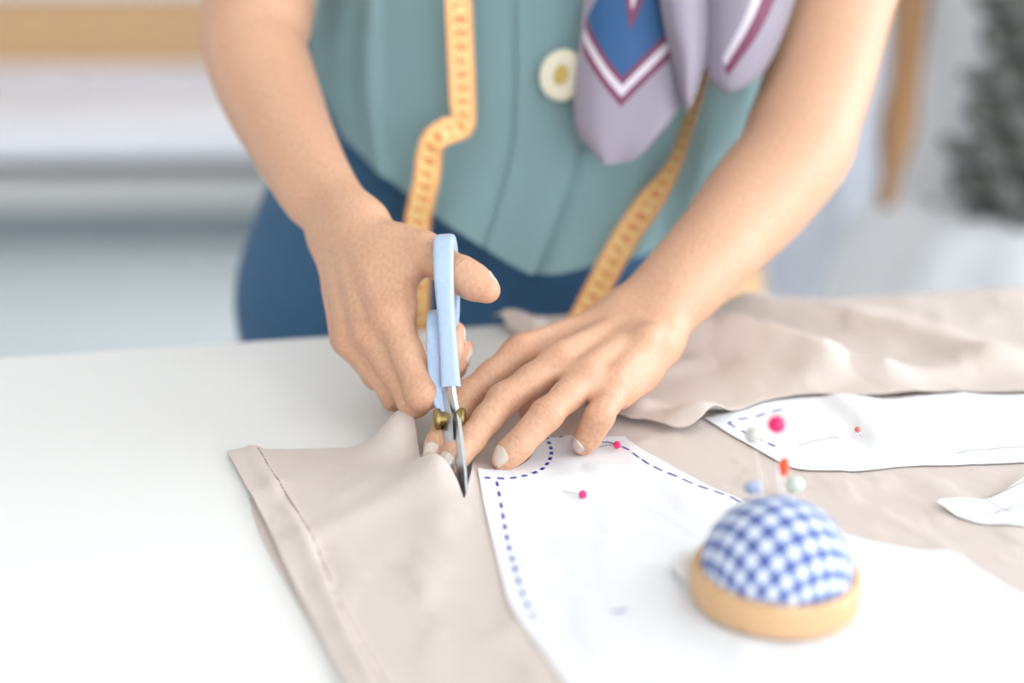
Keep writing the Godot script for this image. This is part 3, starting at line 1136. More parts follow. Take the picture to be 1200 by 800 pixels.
	# scrap at the right edge
	var g := join([curved([Vector3(0.2372, 0.753, -0.7774), Vector3(0.2447, 0.753, -0.7678), Vector3(0.255, 0.753, -0.7595), Vector3(0.2702, 0.753, -0.7554), Vector3(0.3021, 0.753, -0.7533)], 4), [Vector3(0.3227, 0.753, -0.8143)], curved([Vector3(0.2954, 0.753, -0.8063), Vector3(0.2828, 0.753, -0.7972), Vector3(0.2692, 0.753, -0.7872), Vector3(0.2548, 0.753, -0.7839), Vector3(0.2397, 0.753, -0.7796)], 4)])
	var scrap := obj("pattern_paper", lying(flat_outline(g), 0.004, scrap_y, 0.0003), M.pattern_paper)
	tag(scrap, "small pointed white paper pattern piece lying alone on the cloth, its tip curled up", "paper pattern", "white paper patterns")
	dashes(scrap, "pencil_line", [Vector3(0.2674, 0.753, -0.7861), Vector3(0.2752, 0.753, -0.7721), Vector3(0.2868, 0.753, -0.7564)], 0.2, 0.001, 0.0006, M.grey_pencil, scrap_y)
	dashes(scrap, "pencil_line", [Vector3(0.2503, 0.753, -0.7678), Vector3(0.2675, 0.753, -0.7699), Vector3(0.2967, 0.753, -0.7872)], 0.2, 0.001, 0.0006, M.grey_pencil, scrap_y)
	dashes(scrap, "pencil_line", [Vector3(0.2698, 0.753, -0.7894), Vector3(0.2825, 0.753, -0.7961), Vector3(0.3, 0.753, -0.8051)], 0.2, 0.001, 0.0006, M.grey_pencil, scrap_y)


# ---------------------------------------------------------------- the woman
func finger(fl: Flesh, p: Array, size: float, dorsal: Vector3) -> void:
	var pts := [p[0], p[0].lerp(p[1], 0.5), p[1], p[1].lerp(p[2], 0.5), p[2], p[2].lerp(p[3], 0.55), p[3]]
	var r := [0.0108, 0.0089, 0.0092, 0.0081, 0.0080, 0.0077, 0.0062]
	for i in r.size():
		r[i] *= size
	fl.chain(pts, r, 0.005, 0.005)
	for k in [1, 2]:
		var f: Vector3 = (p[k + 1] - p[k - 1]).normalized()
		fl.folds.append([p[k], f, (dorsal - f * dorsal.dot(f)).normalized(), 0.016 if k == 1 else 0.013])
	fl.blush.append([p[1], 0.016, 0.30])
	fl.blush.append([p[2], 0.011, 0.25])
	fl.blush.append([p[3], 0.013, 0.45])


# five fingers on a palm; tips etc. as [knuckle, middle joint, end joint, tip]
func hand(fl: Flesh, wrist: Vector3, fingers: Array, thumb: Array, dorsal: Vector3, breadth: float) -> void:
	var lat: Vector3 = (fingers[3][0] - fingers[0][0]).normalized()
	var middle: Vector3 = (fingers[1][0] + fingers[2][0]) * 0.5
	var along := (middle - wrist).normalized()
	var n := lat.cross(along).normalized()
	if n.dot(dorsal) < 0.0:
		n = -n
	var sizes := [1.06, 1.04, 1.0, 0.90]
	for i in 4:
		var carpal: Vector3 = wrist + lat * (i - 1.5) * breadth * 0.30
		var knuckle: Vector3 = fingers[i][0]
		fl.chain([carpal - n * 0.003, carpal.lerp(knuckle, 0.5) - n * 0.003, knuckle - n * 0.001], [0.0155, 0.0128, 0.0112 * sizes[i]], 0.006, 0.013)
		# tendon and knuckle
		fl.chain([carpal.lerp(knuckle, 0.25) + n * 0.0082, knuckle + n * 0.0084], [0.0030, 0.0047], 0.004, 0.007)
		fl.chain([carpal.lerp(knuckle, 0.35) - n * 0.010, knuckle.lerp(carpal, 0.12) - n * 0.0065], [0.0120, 0.0095], 0.006, 0.010)
		finger(fl, fingers[i], sizes[i], dorsal)
		fl.blush.append([knuckle + n * 0.008, 0.018, 0.28])
	# thumb with its fleshy base, which starts at the side of the palm
	var root: Vector3 = wrist.lerp(fingers[0][0], 0.22) - lat * breadth * 0.18 - n * 0.006
	fl.chain([root, root.lerp(thumb[0], 0.5), thumb[0]], [0.0150, 0.0155, 0.0118], 0.008, 0.012)
	fl.chain([thumb[0], thumb[0].lerp(thumb[1], 0.5), thumb[1], thumb[1].lerp(thumb[2], 0.5), thumb[2]], [0.0116, 0.0102, 0.0108, 0.0104, 0.0080], 0.005, 0.006)
	fl.chain([root.lerp(thumb[0], 0.6), fingers[0][0].lerp(wrist, 0.35) - n * 0.004], [0.0085, 0.0085], 0.006, 0.014)
	var tf: Vector3 = (thumb[2] - thumb[0]).normalized()
	fl.folds.append([thumb[1], tf, (dorsal - tf * dorsal.dot(tf)).normalized(), 0.017])
	# web of skin between thumb and first finger
	fl.chain([root.lerp(thumb[0], 0.9), thumb[0].lerp(fingers[0][0], 0.5).lerp(wrist, 0.12), fingers[0][0].lerp(wrist, 0.12) - n * 0.004], [0.0085, 0.0062, 0.0075], 0.006, 0.012)
	fl.blush.append([thumb[1], 0.016, 0.25])
	fl.blush.append([thumb[2], 0.017, 0.45])


func nail(fl: Flesh, parent: Node, joint: Vector3, tip: Vector3, dorsal: Vector3, wide: float, long: float, r: float) -> void:
	var f := (tip - joint).normalized()
	var n := (dorsal - f * dorsal.dot(f)).normalized()
	var s := f.cross(n).normalized()
	var end := tip + f * r * 0.72
	var rows := []
	for i in 13:
		var t := i / 12.0
		var row := []
		# cuticle end rounded, free end gently curved
		var half := wide * 0.5 * (sqrt(maxf(0.0, 1.0 - pow(1.0 - minf(t / 0.35, 1.0), 2.0))) * 0.97 + 0.03)
		if t > 0.8:
			half *= sqrt(maxf(0.05, 1.0 - pow((t - 0.8) / 0.24, 2.0)))
		for j in 11:
			var u := (j / 10.0) * 2.0 - 1.0
			var base := end - f * (long * (1.0 - t)) + s * half * u
			var p := fl.onto(base + n * r * (1.0 - 0.25 * u * u), 0.0002)
			if t > 0.72:
				var k := (t - 0.72) / 0.28
				p = p.lerp(base + n * (r * 0.62 - 0.25 * r * u * u), k * 0.6)
			row.append(p + n * 0.00035 * (1.0 - 0.8 * pow(absf(u), 4.0)))
		rows.append(row)
	var mb := MB.new()
	mb.sheet(rows, 0.0006, true)
	obj("fingernail", mb.mesh(), M.pearl_nail, parent)


func box_of(pts: Array, pad: float) -> Array:
	var lo: Vector3 = pts[0]
	var hi: Vector3 = pts[0]
	for p in pts:
		lo = lo.min(p)
		hi = hi.max(p)
	return [lo - Vector3.ONE * pad, hi + Vector3.ONE * pad]


func person() -> void:
	var base := Vector3(0, 0, -1.27)
	var who := thing("person", "woman in a teal sleeveless top and blue jeans cutting the cloth with scissors", "person", base)
	var body := MB.new()
	const FINE := 0.0013
	# --- her left arm: reaches down from the right of the picture, hand flat on the cloth
	var fl := Flesh.new()
	var w := Vector3(0.0799, 0.794, -0.9566)
	var e := Vector3(0.2064, 0.8826, -1.0947)
	var s := Vector3(0.286, 1.1183, -1.2709)
	var f2 := Vector3(0.1362, 0.8308, -1.012)
	var l_f := [
		[Vector3(0.0048, 0.796, -0.9063), Vector3(-0.0282, 0.78, -0.8745), Vector3(-0.0389, 0.77, -0.8501), Vector3(-0.0462, 0.761, -0.8279)],
		[Vector3(0.0293, 0.8, -0.8837), Vector3(-0.0051, 0.785, -0.8594), Vector3(-0.0241, 0.771, -0.8326), Vector3(-0.0387, 0.76, -0.8169)],
		[Vector3(0.0456, 0.794, -0.8717), Vector3(0.0202, 0.783, -0.8403), Vector3(0.0045, 0.769, -0.8296), Vector3(-0.006, 0.7595, -0.8264)],
		[Vector3(0.0624, 0.787, -0.871), Vector3(0.0523, 0.78, -0.8461), Vector3(0.047, 0.768, -0.8483), Vector3(0.0421, 0.759, -0.8498)]]
	var l_t := [Vector3(0.0399, 0.772, -0.9325), Vector3(0.0262, 0.767, -0.9123), Vector3(0.0118, 0.763, -0.8936)]
	fl.chain(spline([s, Vector3(0.2681, 1.0325, -1.2184), Vector3(0.243, 0.9678, -1.1736), Vector3(0.2249, 0.9202, -1.135), Vector3(0.2052, 0.8872, -1.0964)], 16), spline_f([0.050, 0.042, 0.0405, 0.0395, 0.0385], 16), 0.004, 0.006)
	fl.chain(spline([Vector3(0.217, 0.8908, -1.1083), Vector3(0.2018, 0.8791, -1.0881), Vector3(0.1713, 0.8547, -1.0558), f2, Vector3(0.1054, 0.8118, -0.9763)], 20), spline_f([0.034, 0.0372, 0.0360, 0.0290, 0.0225], 20), 0.004, 0.004)
	var lat: Vector3 = (l_f[3][0] - l_f[0][0]).normalized()
	for q in [-1.0, 1.0]:
		fl.chain([f2 + lat * q * 0.005, w + lat * q * 0.0105 + (e - w).normalized() * 0.012, w + lat * q * 0.0095], [0.0235, 0.0175, 0.0165], 0.010, 0.010)
	# ulnar head
	fl.chain([Vector3(0.0847, 0.803, -0.9153), Vector3(0.0896, 0.804, -0.9221)], [0.0095, 0.0085], 0.004, 0.010)
	hand(fl, w, l_f, l_t, Vector3(0, 1, 0.4), 0.042)
	var c := w.lerp(f2, 0.45)
	var d := (w - e).normalized()
	var all := [c]
	for f in l_f:
		all.append_array(f)
	all.append_array(l_t)
	all.append(w)
	var bx := box_of(all, 0.032)
	fl.nets(body, bx[0], bx[1], FINE, c, d)
	bx = box_of([c, e, s, f2], 0.06)
	fl.nets(body, bx[0], bx[1], 0.004, c + d * 0.006, -d)
	# --- her right arm, holding the scissors
	var fr := Flesh.new()
	var rw := Vector3(-0.1064, 0.8581, -0.9634)
	var re := Vector3(-0.1957, 0.9621, -1.1609)
	var rs := Vector3(-0.1718, 1.1306, -1.3286)
	var r2 := Vector3(-0.1512, 0.8961, -1.0517)
	var r_f := [
		[Vector3(-0.0726, 0.8275, -0.8905), Vector3(-0.0537, 0.7904, -0.8557), Vector3(-0.0424, 0.7941, -0.8816), Vector3(-0.0355, 0.8143, -0.8996)],
		[Vector3(-0.086, 0.8144, -0.8964), Vector3(-0.0597, 0.7807, -0.8671), Vector3(-0.0453, 0.7799, -0.8945), Vector3(-0.0305, 0.8004, -0.9052)],
		[Vector3(-0.0981, 0.8033, -0.9083), Vector3(-0.0716, 0.7758, -0.8877), Vector3(-0.0544, 0.7725, -0.9131), Vector3(-0.0405, 0.7842, -0.9237)],
		[Vector3(-0.1038, 0.7978, -0.9265), Vector3(-0.0867, 0.778, -0.9172), Vector3(-0.0695, 0.7721, -0.9353), Vector3(-0.0558, 0.7778, -0.9406)]]
	var r_t := [Vector3(-0.0547, 0.8592, -0.9191), Vector3(-0.0307, 0.8523, -0.8953), Vector3(-0.015, 0.8454, -0.8864)]
	fr.chain(spline([rs, Vector3(-0.1797, 1.0552, -1.2586), Vector3(-0.1916, 1.0027, -1.1991), Vector3(-0.1875, 0.9679, -1.1555)], 14), spline_f([0.050, 0.042, 0.0395, 0.0385], 14), 0.004, 0.003)
	fr.chain(spline([Vector3(-0.2006, 0.9751, -1.1762), Vector3(-0.1917, 0.952, -1.1444), Vector3(-0.1738, 0.9203, -1.1052), r2, Vector3(-0.1323, 0.8753, -1.0048)], 18), spline_f([0.031, 0.0365, 0.0345, 0.0285, 0.0225], 18), 0.004, 0.004)
	var rl: Vector3 = (r_f[3][0] - r_f[0][0]).normalized()
	for q in [-1.0, 1.0]:
		fr.chain([r2 + rl * q * 0.004, rw + rl * q * 0.0105 + (re - rw).normalized() * 0.012, rw + rl * q * 0.0095], [0.0225, 0.0168, 0.0160], 0.010, 0.010)
	hand(fr, rw, r_f, r_t, Vector3(-0.5, 0.4, 0.8), 0.042)
	c = rw.lerp(r2, 0.45)
	d = (rw - re).normalized()
	all = [c, rw]
	for f in r_f:
		all.append_array(f)
	all.append_array(r_t)
	bx = box_of(all, 0.032)
	fr.nets(body, bx[0], bx[1], FINE, c, d)
	bx = box_of([c, re, rs, r2], 0.06)
	fr.nets(body, bx[0], bx[1], 0.004, c + d * 0.006, -d)
	# --- trunk under the clothes
	var tr := Flesh.new()
	tr.chain([Vector3(-0.07, 0.9, -1.32), Vector3(0.10, 0.9, -1.32)], [0.085, 0.085], 0.05, 0.06)
	tr.chain([Vector3(-0.05, 1.02, -1.31), Vector3(0.08, 1.02, -1.31)], [0.09, 0.09], 0.05, 0.06)
	tr.chain([Vector3(-0.09, 1.18, -1.31), Vector3(0.12, 1.18, -1.31)], [0.10, 0.10], 0.05, 0.06)
	tr.chain([rs, Vector3(-0.06, 1.29, -1.31), Vector3(0.09, 1.29, -1.31), s], [0.052, 0.06, 0.06, 0.052], 0.05, 0.06)
	tr.chain([Vector3(0.015, 1.28, -1.31), Vector3(0.015, 1.40, -1.28)], [0.055, 0.05], 0.05, 0.04)
	tr.nets(body, Vector3(-0.35, 0.75, -1.48), Vector3(0.42, 1.47, -1.05), 0.012)
	var bm := obj("body", body.mesh(true), M.skin, who)
	bm.position = -base
	# --- nails
	nail(fl, bm, l_f[0][2], l_f[0][3], Vector3(-0.45, 0.55, 0.65), 0.0098, 0.0105, 0.0064)
	nail(fl, bm, l_f[1][2], l_f[1][3], Vector3(-0.25, 0.7, 0.65), 0.0102, 0.0110, 0.0065)
	nail(fl, bm, l_f[2][2], l_f[2][3], Vector3(-0.10, 0.85, 0.5), 0.0104, 0.0115, 0.0063)
	nail(fl, bm, l_f[3][2], l_f[3][3], Vector3(-0.15, 0.75, 0.65), 0.0086, 0.0098, 0.0057)
	nail(fr, bm, r_t[1], r_t[2], Vector3(0.3, 0.65, -0.7), 0.0125, 0.0135, 0.0080)
	nail(fr, bm, r_f[1][2], r_f[1][3], Vector3(0.9, 0.2, -0.1), 0.0110, 0.0125, 0.0063)
	nail(fr, bm, r_f[0][2], r_f[0][3], Vector3(0.85, 0.1, -0.4), 0.0110, 0.0125, 0.0062)
	clothes(who, base)


func clothes(who: Node3D, base: Vector3) -> void:
	# jeans
	var jf := Flesh.new()
	jf.chain([Vector3(-0.075, 0.88, -1.325), Vector3(0.055, 0.88, -1.325)], [0.105, 0.105], 0.05, 0.06)
	jf.chain([Vector3(-0.085, 0.85, -1.315), Vector3(-0.122, 0.70, -1.30), Vector3(-0.13, 0.45, -1.30), Vector3(-0.135, 0.10, -1.31)], [0.112, 0.116, 0.095, 0.09], 0.03, 0.04)
	jf.chain([Vector3(0.055, 0.85, -1.315), Vector3(0.062, 0.70, -1.30), Vector3(0.08, 0.45, -1.30), Vector3(0.09, 0.10, -1.31)], [0.105, 0.103, 0.092, 0.09], 0.03, 0.04)
	jf.chain([Vector3(-0.03, 0.84, -1.31), Vector3(-0.03, 0.66, -1.31)], [0.10, 0.09], 0.05, 0.05)
	var jb := MB.new()
	jf.nets(jb, Vector3(-0.36, 0.0, -1.46), Vector3(0.40, 1.05, -1.12), 0.012)
	var j := obj("jeans", jb.mesh(), M.blue_denim, who)
	j.position = -base
	# sleeveless top: columns from her right back round the front to her left back
	var cols := [
		[Vector3(0.0173, 0.8533, -1.5576), Vector3(0.0173, 0.9102, -1.5783), Vector3(0.0172, 0.9924, -1.5976), Vector3(0.0172, 1.1134, -1.6416)],
		[Vector3(-0.1457, 0.8486, -1.4494), Vector3(-0.1537, 0.9018, -1.4688), Vector3(-0.1447, 0.994, -1.4917), Vector3(-0.1286, 1.1148, -1.5357)],
		[Vector3(-0.1554, 0.8785, -1.2688), Vector3(-0.1682, 0.9216, -1.2738), Vector3(-0.1527, 0.9983, -1.3017), Vector3(-0.1337, 1.1173, -1.3451)],
		[Vector3(-0.1064, 0.8514, -1.1738), Vector3(-0.1108, 0.9139, -1.1859), Vector3(-0.1055, 0.9945, -1.2152), Vector3(-0.0972, 1.1182, -1.2815)],
		[Vector3(-0.0486, 0.8183, -1.1298), Vector3(-0.0386, 0.8953, -1.1472), Vector3(-0.0482, 0.992, -1.1824), Vector3(-0.045, 1.1189, -1.2286)],
		[Vector3(0.014, 0.7914, -1.0987), Vector3(0.0423, 0.8668, -1.1155), Vector3(0.0616, 0.9714, -1.1483), Vector3(0.0663, 1.1191, -1.2074)],
		[Vector3(0.0648, 0.7885, -1.119), Vector3(0.0807, 0.864, -1.1411), Vector3(0.0932, 0.9678, -1.1736), Vector3(0.0997, 1.1189, -1.2286)],
		[Vector3(0.1164, 0.7933, -1.1527), Vector3(0.1352, 0.8674, -1.169), Vector3(0.1496, 0.9621, -1.2141), Vector3(0.153, 1.1183, -1.2709)],
		[Vector3(0.1865, 0.8098, -1.2331), Vector3(0.2031, 0.8953, -1.2483), Vector3(0.2078, 0.9679, -1.2694), Vector3(0.2109, 1.1171, -1.3663)],
		[Vector3(0.1861, 0.8257, -1.4411), Vector3(0.2023, 0.8942, -1.466), Vector3(0.2009, 0.994, -1.4917), Vector3(0.1848, 1.1148, -1.5357)],
		[Vector3(0.019, 0.853, -1.5596), Vector3(0.019, 0.9099, -1.5803), Vector3(0.0189, 0.9922, -1.5996), Vector3(0.0189, 1.1134, -1.6437)]]
	var rows := patch(cols, 40, 150)
	for i in rows.size():
		var u := i / 150.0 * 10.0
		for k in rows[i].size():
			var t: float = k / 40.0
			var away: float = (1.0 - t) * (1.0 - t)
			var z := 0.010 * exp(-pow((u - 3.05 + 0.15 * t) / 0.12, 2.0)) + 0.006 * exp(-pow((u - 2.55) / 0.16, 2.0)) + 0.008 * away * sin(u * 5.1) * 0.5 + 0.012 * exp(-pow((u - 7.3 + 0.3 * t) / 0.25, 2.0)) - 0.006 * exp(-pow((u - 6.4) / 0.2, 2.0))
			var p: Vector3 = rows[i][k]
			rows[i][k] = p + Vector3(0, 0.1, 0.99) * z
	var tb := MB.new()
	tb.sheet(rows, 0.0016)
	var top := obj("sleeveless_top", tb.mesh(), M.teal_linen, who)
	top.position = -base
	# front edge that overlaps the other side, with its hem stitching
	var strip := []
	var at := int(5.02 / 10.0 * 150.0)
	for k in 41:
		var row := []
		for q in 8:
			var i := at - 8 + q
			row.append(rows[i][k] + Vector3(0.001, 0.0, 0.0025 + (0.0035 + 0.003 * (1.0 - k / 40.0)) * q / 7.0))
		row.append(rows[at][k].lerp(rows[at + 1][k], 0.3) + Vector3(0.001, 0, 0.0055 + 0.003 * (1.0 - k / 40.0)))
		strip.append(row)
	var pb := MB.new()
	pb.sheet(strip, 0.0022)
	obj("placket", pb.mesh(), M.teal_linen, top)
	# button
	var bp := Vector3(0.0366, 0.9343, -1.1167)
	var y := Vector3(-0.50, 0.28, 0.85).normalized()
	var x := y.cross(Vector3(0.1, 1, 0)).normalized()
	var xf := Transform3D(Basis(x, y, x.cross(y)), bp)
	var bb := MB.new()
	bb.lathe([Vector2(0.0001, 0.0018), Vector2(0.012, 0.0018), Vector2(0.0155, 0.0026), Vector2(0.018, 0.0018), Vector2(0.019, 0.0), Vector2(0.018, -0.0018), Vector2(0.0001, -0.0020)], 40, xf)
	var but := obj("button", bb.mesh(), M.cream_button, top)
	var gb := MB.new()
	var xg := Transform3D(Basis(x * 0.75, y, x.cross(y)), bp + y * 0.0016)
	gb.lathe([Vector2(0.0001, 0.0022), Vector2(0.005, 0.0020), Vector2(0.0075, 0.0010), Vector2(0.008, 0.0)], 28, xg)
	obj("button_centre", gb.mesh(), M.gold_button, but)
	scarf(who, base)


func print_tex(size: Vector2i, ground: Color, shapes: Array) -> ImageTexture:
	var im := Image.create(size.x, size.y, false, Image.FORMAT_RGB8)
	var soft := FastNoiseLite.new()
	soft.frequency = 0.08
	for y in size.y:
		for x in size.x:
			var c := ground
			var p := Vector2((x + 0.5) / size.x, (y + 0.5) / size.y)
			for s in shapes:
				if Geometry2D.is_point_in_polygon(p, s[0]):
					c = s[1]
			var g := 1.0 + 0.02 * soft.get_noise_2d(x, y)
			im.set_pixel(x, y, Color(c.r * g, c.g * g, c.b * g))
	return ImageTexture.create_from_image(im)


# a V with arms of even width: apex a, arm ends l and r, stepped inward by w
func vee(a: Vector2, l: Vector2, r: Vector2, w0: float, w1: float) -> PackedVector2Array:
	var m := ((l + r) * 0.5 - a).normalized()
	return PackedVector2Array([l + m * w0, a + m * w0, r + m * w0, r + m * w1, a + m * w1, l + m * w1])


func scarf(who: Node3D, base: Vector3) -> void:
	var lilac := Color(0.57, 0.54, 0.595)
	var wine := Color(0.43, 0.18, 0.30)
	var white := Color(0.80, 0.77, 0.81)
	var blue := Color(0.12, 0.31, 0.50)
	var sc := Node3D.new()
	sc.name = "scarf"
	who.add_child(sc)
	sc.position = -base
	# hanging end, first
	var a := Vector2(0.44, 0.575)
	var l := Vector2(0.06, 0.31)
	var r := Vector2(1.0, 0.20)
	var tex := print_tex(Vector2i(256, 256), lilac, [
		[PackedVector2Array([a + Vector2(0, -0.115), l + Vector2(0.01, -0.115), Vector2(0.35, 0.05), Vector2(0.62, 0.05), r + Vector2(0, -0.115)]), blue],
		[vee(a, l, r, 0.0, -0.05) if false else PackedVector2Array([l, a, r, r + Vector2(0, -0.040), a + Vector2(0, -0.05), l + Vector2(0, -0.040)]), wine],
		[PackedVector2Array([l + Vector2(0, -0.040), a + Vector2(0, -0.05), r + Vector2(0, -0.040), r + Vector2(0, -0.082), a + Vector2(0, -0.105), l + Vector2(0, -0.082)]), white],
		[PackedVector2Array([l + Vector2(0, -0.082), a + Vector2(0, -0.105), r + Vector2(0, -0.082), r + Vector2(0, -0.115), a + Vector2(0, -0.145), l + Vector2(0, -0.115)]), wine],
		[PackedVector2Array([Vector2(0.30, 0.0), Vector2(0.48, 0.24), Vector2(0.70, 0.0)]), wine],
		[PackedVector2Array([Vector2(0.36, 0.0), Vector2(0.48, 0.185), Vector2(0.63, 0.0)]), white],
		[PackedVector2Array([Vector2(0.42, 0.0), Vector2(0.485, 0.14), Vector2(0.57, 0.0)]), wine]])
	var m := mat("scarf_print", Color(1, 1, 1), 0.6)
	m.albedo_texture = tex
	m.rim_enabled = true
	m.rim = 0.2
	var rows := patch([
		[Vector3(0.0549, 1.0223, -1.1296), Vector3(0.0698, 1.0228, -1.1244), Vector3(0.0906, 1.0233, -1.1193), Vector3(0.1158, 1.0223, -1.1296), Vector3(0.1434, 1.0208, -1.145)],
		[Vector3(0.0488, 0.965, -1.1087), Vector3(0.0654, 0.9663, -1.1007), Vector3(0.0855, 0.967, -1.0956), Vector3(0.1107, 0.9655, -1.1057), Vector3(0.1405, 0.9632, -1.1208)],
		[Vector3(0.0445, 0.9278, -1.0952), Vector3(0.0616, 0.928, -1.0846), Vector3(0.0831, 0.9287, -1.0806), Vector3(0.1061, 0.9283, -1.089), Vector3(0.1262, 0.9297, -1.1012)],
		[Vector3(0.0469, 0.8996, -1.0828), Vector3(0.0616, 0.8984, -1.0739), Vector3(0.0795, 0.898, -1.0705), Vector3(0.098, 0.8997, -1.0764), Vector3(0.1152, 0.91, -1.0887)],
		[Vector3(0.0608, 0.8821, -1.0753), Vector3(0.0666, 0.8801, -1.0704), Vector3(0.0738, 0.8795, -1.068), Vector3(0.0836, 0.8819, -1.071), Vector3(0.0954, 0.888, -1.0764)]], 40, 50)
	for row in rows:
		for k in row.size():
			row[k] += Vector3(0, 0, 0.003 * sin(k / 40.0 * 9.0))
	var mb := MB.new()
	mb.sheet(rows, 0.0012)
	obj("printed_end", mb.mesh(), m, sc)
	# plain fold lying over its side
	var plain := mat("scarf_plain", lilac, 0.6)
	plain.rim_enabled = true
	plain.rim = 0.2
	var fold := patch([
		[Vector3(0.0998, 1.0238, -1.1142), Vector3(0.1102, 1.0249, -1.1039), Vector3(0.1254, 1.0247, -1.106), Vector3(0.1433, 1.0223, -1.1296)],
		[Vector3(0.1059, 0.9785, -1.0987), Vector3(0.1143, 0.9802, -1.0866), Vector3(0.1265, 0.9798, -1.0896), Vector3(0.1421, 0.9765, -1.1129)],
		[Vector3(0.113, 0.9495, -1.0924), Vector3(0.1195, 0.9516, -1.0804), Vector3(0.1281, 0.9512, -1.0824), Vector3(0.139, 0.949, -1.1029)],
		[Vector3(0.1194, 0.9249, -1.0877), Vector3(0.1221, 0.9244, -1.078), Vector3(0.1264, 0.9242, -1.079), Vector3(0.1323, 0.9261, -1.0945)],
		[Vector3(0.1235, 0.915, -1.0884), Vector3(0.1243, 0.9147, -1.084), Vector3(0.1255, 0.9147, -1.084), Vector3(0.1274, 0.9152, -1.0906)]], 24, 40)
	var fb := MB.new()
	fb.sheet(fold, 0.0012)
	obj("fold", fb.mesh(), plain, sc)
	# second hanging end
	var tex2 := print_tex(Vector2i(256, 256), lilac, [
		[PackedVector2Array([Vector2(0.34, 0.64), Vector2(0.27, 0.53), Vector2(0.8, -0.05), Vector2(0.98, -0.05)]), wine],
		[PackedVector2Array([Vector2(0.30, 0.55), Vector2(0.26, 0.49), Vector2(0.70, -0.05), Vector2(0.80, -0.05)]), white],
		[PackedVector2Array([Vector2(0.27, 0.46), Vector2(0.50, -0.05), Vector2(0.64, -0.05)]), lilac]])
	var m2 := mat("scarf_print_second", Color(1, 1, 1), 0.6)
	m2.albedo_texture = tex2
	m2.rim_enabled = true
	m2.rim = 0.2
	var second := patch([
		[Vector3(0.1353, 1.0223, -1.1296), Vector3(0.1503, 1.0238, -1.1142), Vector3(0.1714, 1.0238, -1.1142), Vector3(0.192, 1.0223, -1.1296), Vector3(0.216, 1.0203, -1.1501)],
		[Vector3(0.1366, 0.9765, -1.1129), Vector3(0.1494, 0.9784, -1.0997), Vector3(0.167, 0.9788, -1.0967), Vector3(0.1843, 0.9773, -1.1068), Vector3(0.2015, 0.9755, -1.1285)],
		[Vector3(0.1378, 0.9501, -1.1033), Vector3(0.1486, 0.9495, -1.0924), Vector3(0.1622, 0.9487, -1.09), Vector3(0.1778, 0.9487, -1.0975), Vector3(0.1901, 0.9519, -1.1146)],
		[Vector3(0.1414, 0.9347, -1.0977), Vector3(0.149, 0.9331, -1.0897), Vector3(0.1584, 0.9323, -1.0872), Vector3(0.1701, 0.9337, -1.0931), Vector3(0.1808, 0.9387, -1.1056)],
		[Vector3(0.15, 0.9272, -1.095), Vector3(0.1526, 0.9266, -1.0916), Vector3(0.1567, 0.9263, -1.0904), Vector3(0.1619, 0.9276, -1.093), Vector3(0.1674, 0.9297, -1.098)]], 32, 40)
	var sb := MB.new()
	sb.sheet(second, 0.0012)
	obj("printed_end", sb.mesh(), m2, sc)
	# the loop round the neck
	var nb := MB.new()
	var np := spline([Vector3(0.0988, 1.0223, -1.1296), Vector3(0.10, 1.16, -1.19), Vector3(0.10, 1.33, -1.26), Vector3(0.015, 1.35, -1.375), Vector3(-0.07, 1.33, -1.27), Vector3(0.02, 1.17, -1.18), Vector3(0.1707, 1.0223, -1.1296)], 60)
	var nr := []
	for i in np.size():
		nr.append(0.022)
	nb.tube(np, nr, 16)
	obj("neck_loop", nb.mesh(), plain, sc)


# ---------------------------------------------------------------- tape measure
func tape_tex() -> ImageTexture:
	var glyph := ["757557", "262227", "", "", "", "", "", "", "", ""]
	var font := [[7, 5, 5, 5, 7], [2, 6, 2, 2, 7], [7, 1, 7, 4, 7], [7, 1, 7, 1, 7], [5, 5, 7, 1, 1], [7, 4, 7, 1, 7], [7, 4, 7, 5, 7], [7, 1, 1, 1, 1], [7, 5, 7, 5, 7], [7, 5, 7, 1, 7]]
	var im := Image.create(64, 2048, false, Image.FORMAT_RGB8)
	im.fill(Color(0.97, 0.89, 0.60))
	im.fill_rect(Rect2i(0, 0, 11, 2048), Color(0.97, 0.76, 0.50))
	im.fill_rect(Rect2i(53, 0, 11, 2048), Color(0.97, 0.76, 0.50))
	var red := Color(0.86, 0.36, 0.18)
	var per := 42.0                      # one centimetre
	for i in 49:
		var y := int(i * per)
		im.fill_rect(Rect2i(0, y, 64, 2), red)
		for k in 10:
			im.fill_rect(Rect2i(0, y + int(k * per / 10.0), 14 if k == 5 else 8, 1), red)
			im.fill_rect(Rect2i(64 - (14 if k == 5 else 8), y + int(k * per / 10.0), 14, 1), red)
		var n := str(i + 11)
		for d in n.length():
			for ry in 5:
				for rx in 3:
					if (font[int(n[d])][ry] >> (2 - rx)) & 1:
						im.fill_rect(Rect2i(16 + d * 17 + rx * 5, y + 9 + ry * 5, 5, 5), red)
	return ImageTexture.create_from_image(im)


func ribbon(nodes: Array, n: int, turn_v := false) -> ArrayMesh:
	# nodes: [centre, half-width vector]
	var c := []
	var w := []
	for q in nodes:
		c.append(q[0])
		w.append(q[1])
	c = spline(c, n)
	w = spline(w, n)
	var rows := []
	for i in c.size():
		var row := []
		for k in 5:
			row.append(c[i] + w[i] * (k / 2.0 - 1.0))
		rows.append(row)
	var mb := MB.new()
	mb.sheet(rows, 0.0006)
	# run the print along true length: 0.49 m of tape per texture
	var run := 0.0
	for i in c.size():
		if i > 0:
			run += c[i].distance_to(c[i - 1])
		for k in 5:
			for off in [0, c.size() * 5]:
				mb.uv[off + i * 5 + k] = Vector2(k / 4.0, run / 0.49 + (0.37 if turn_v else 0.5))
	return mb.mesh()


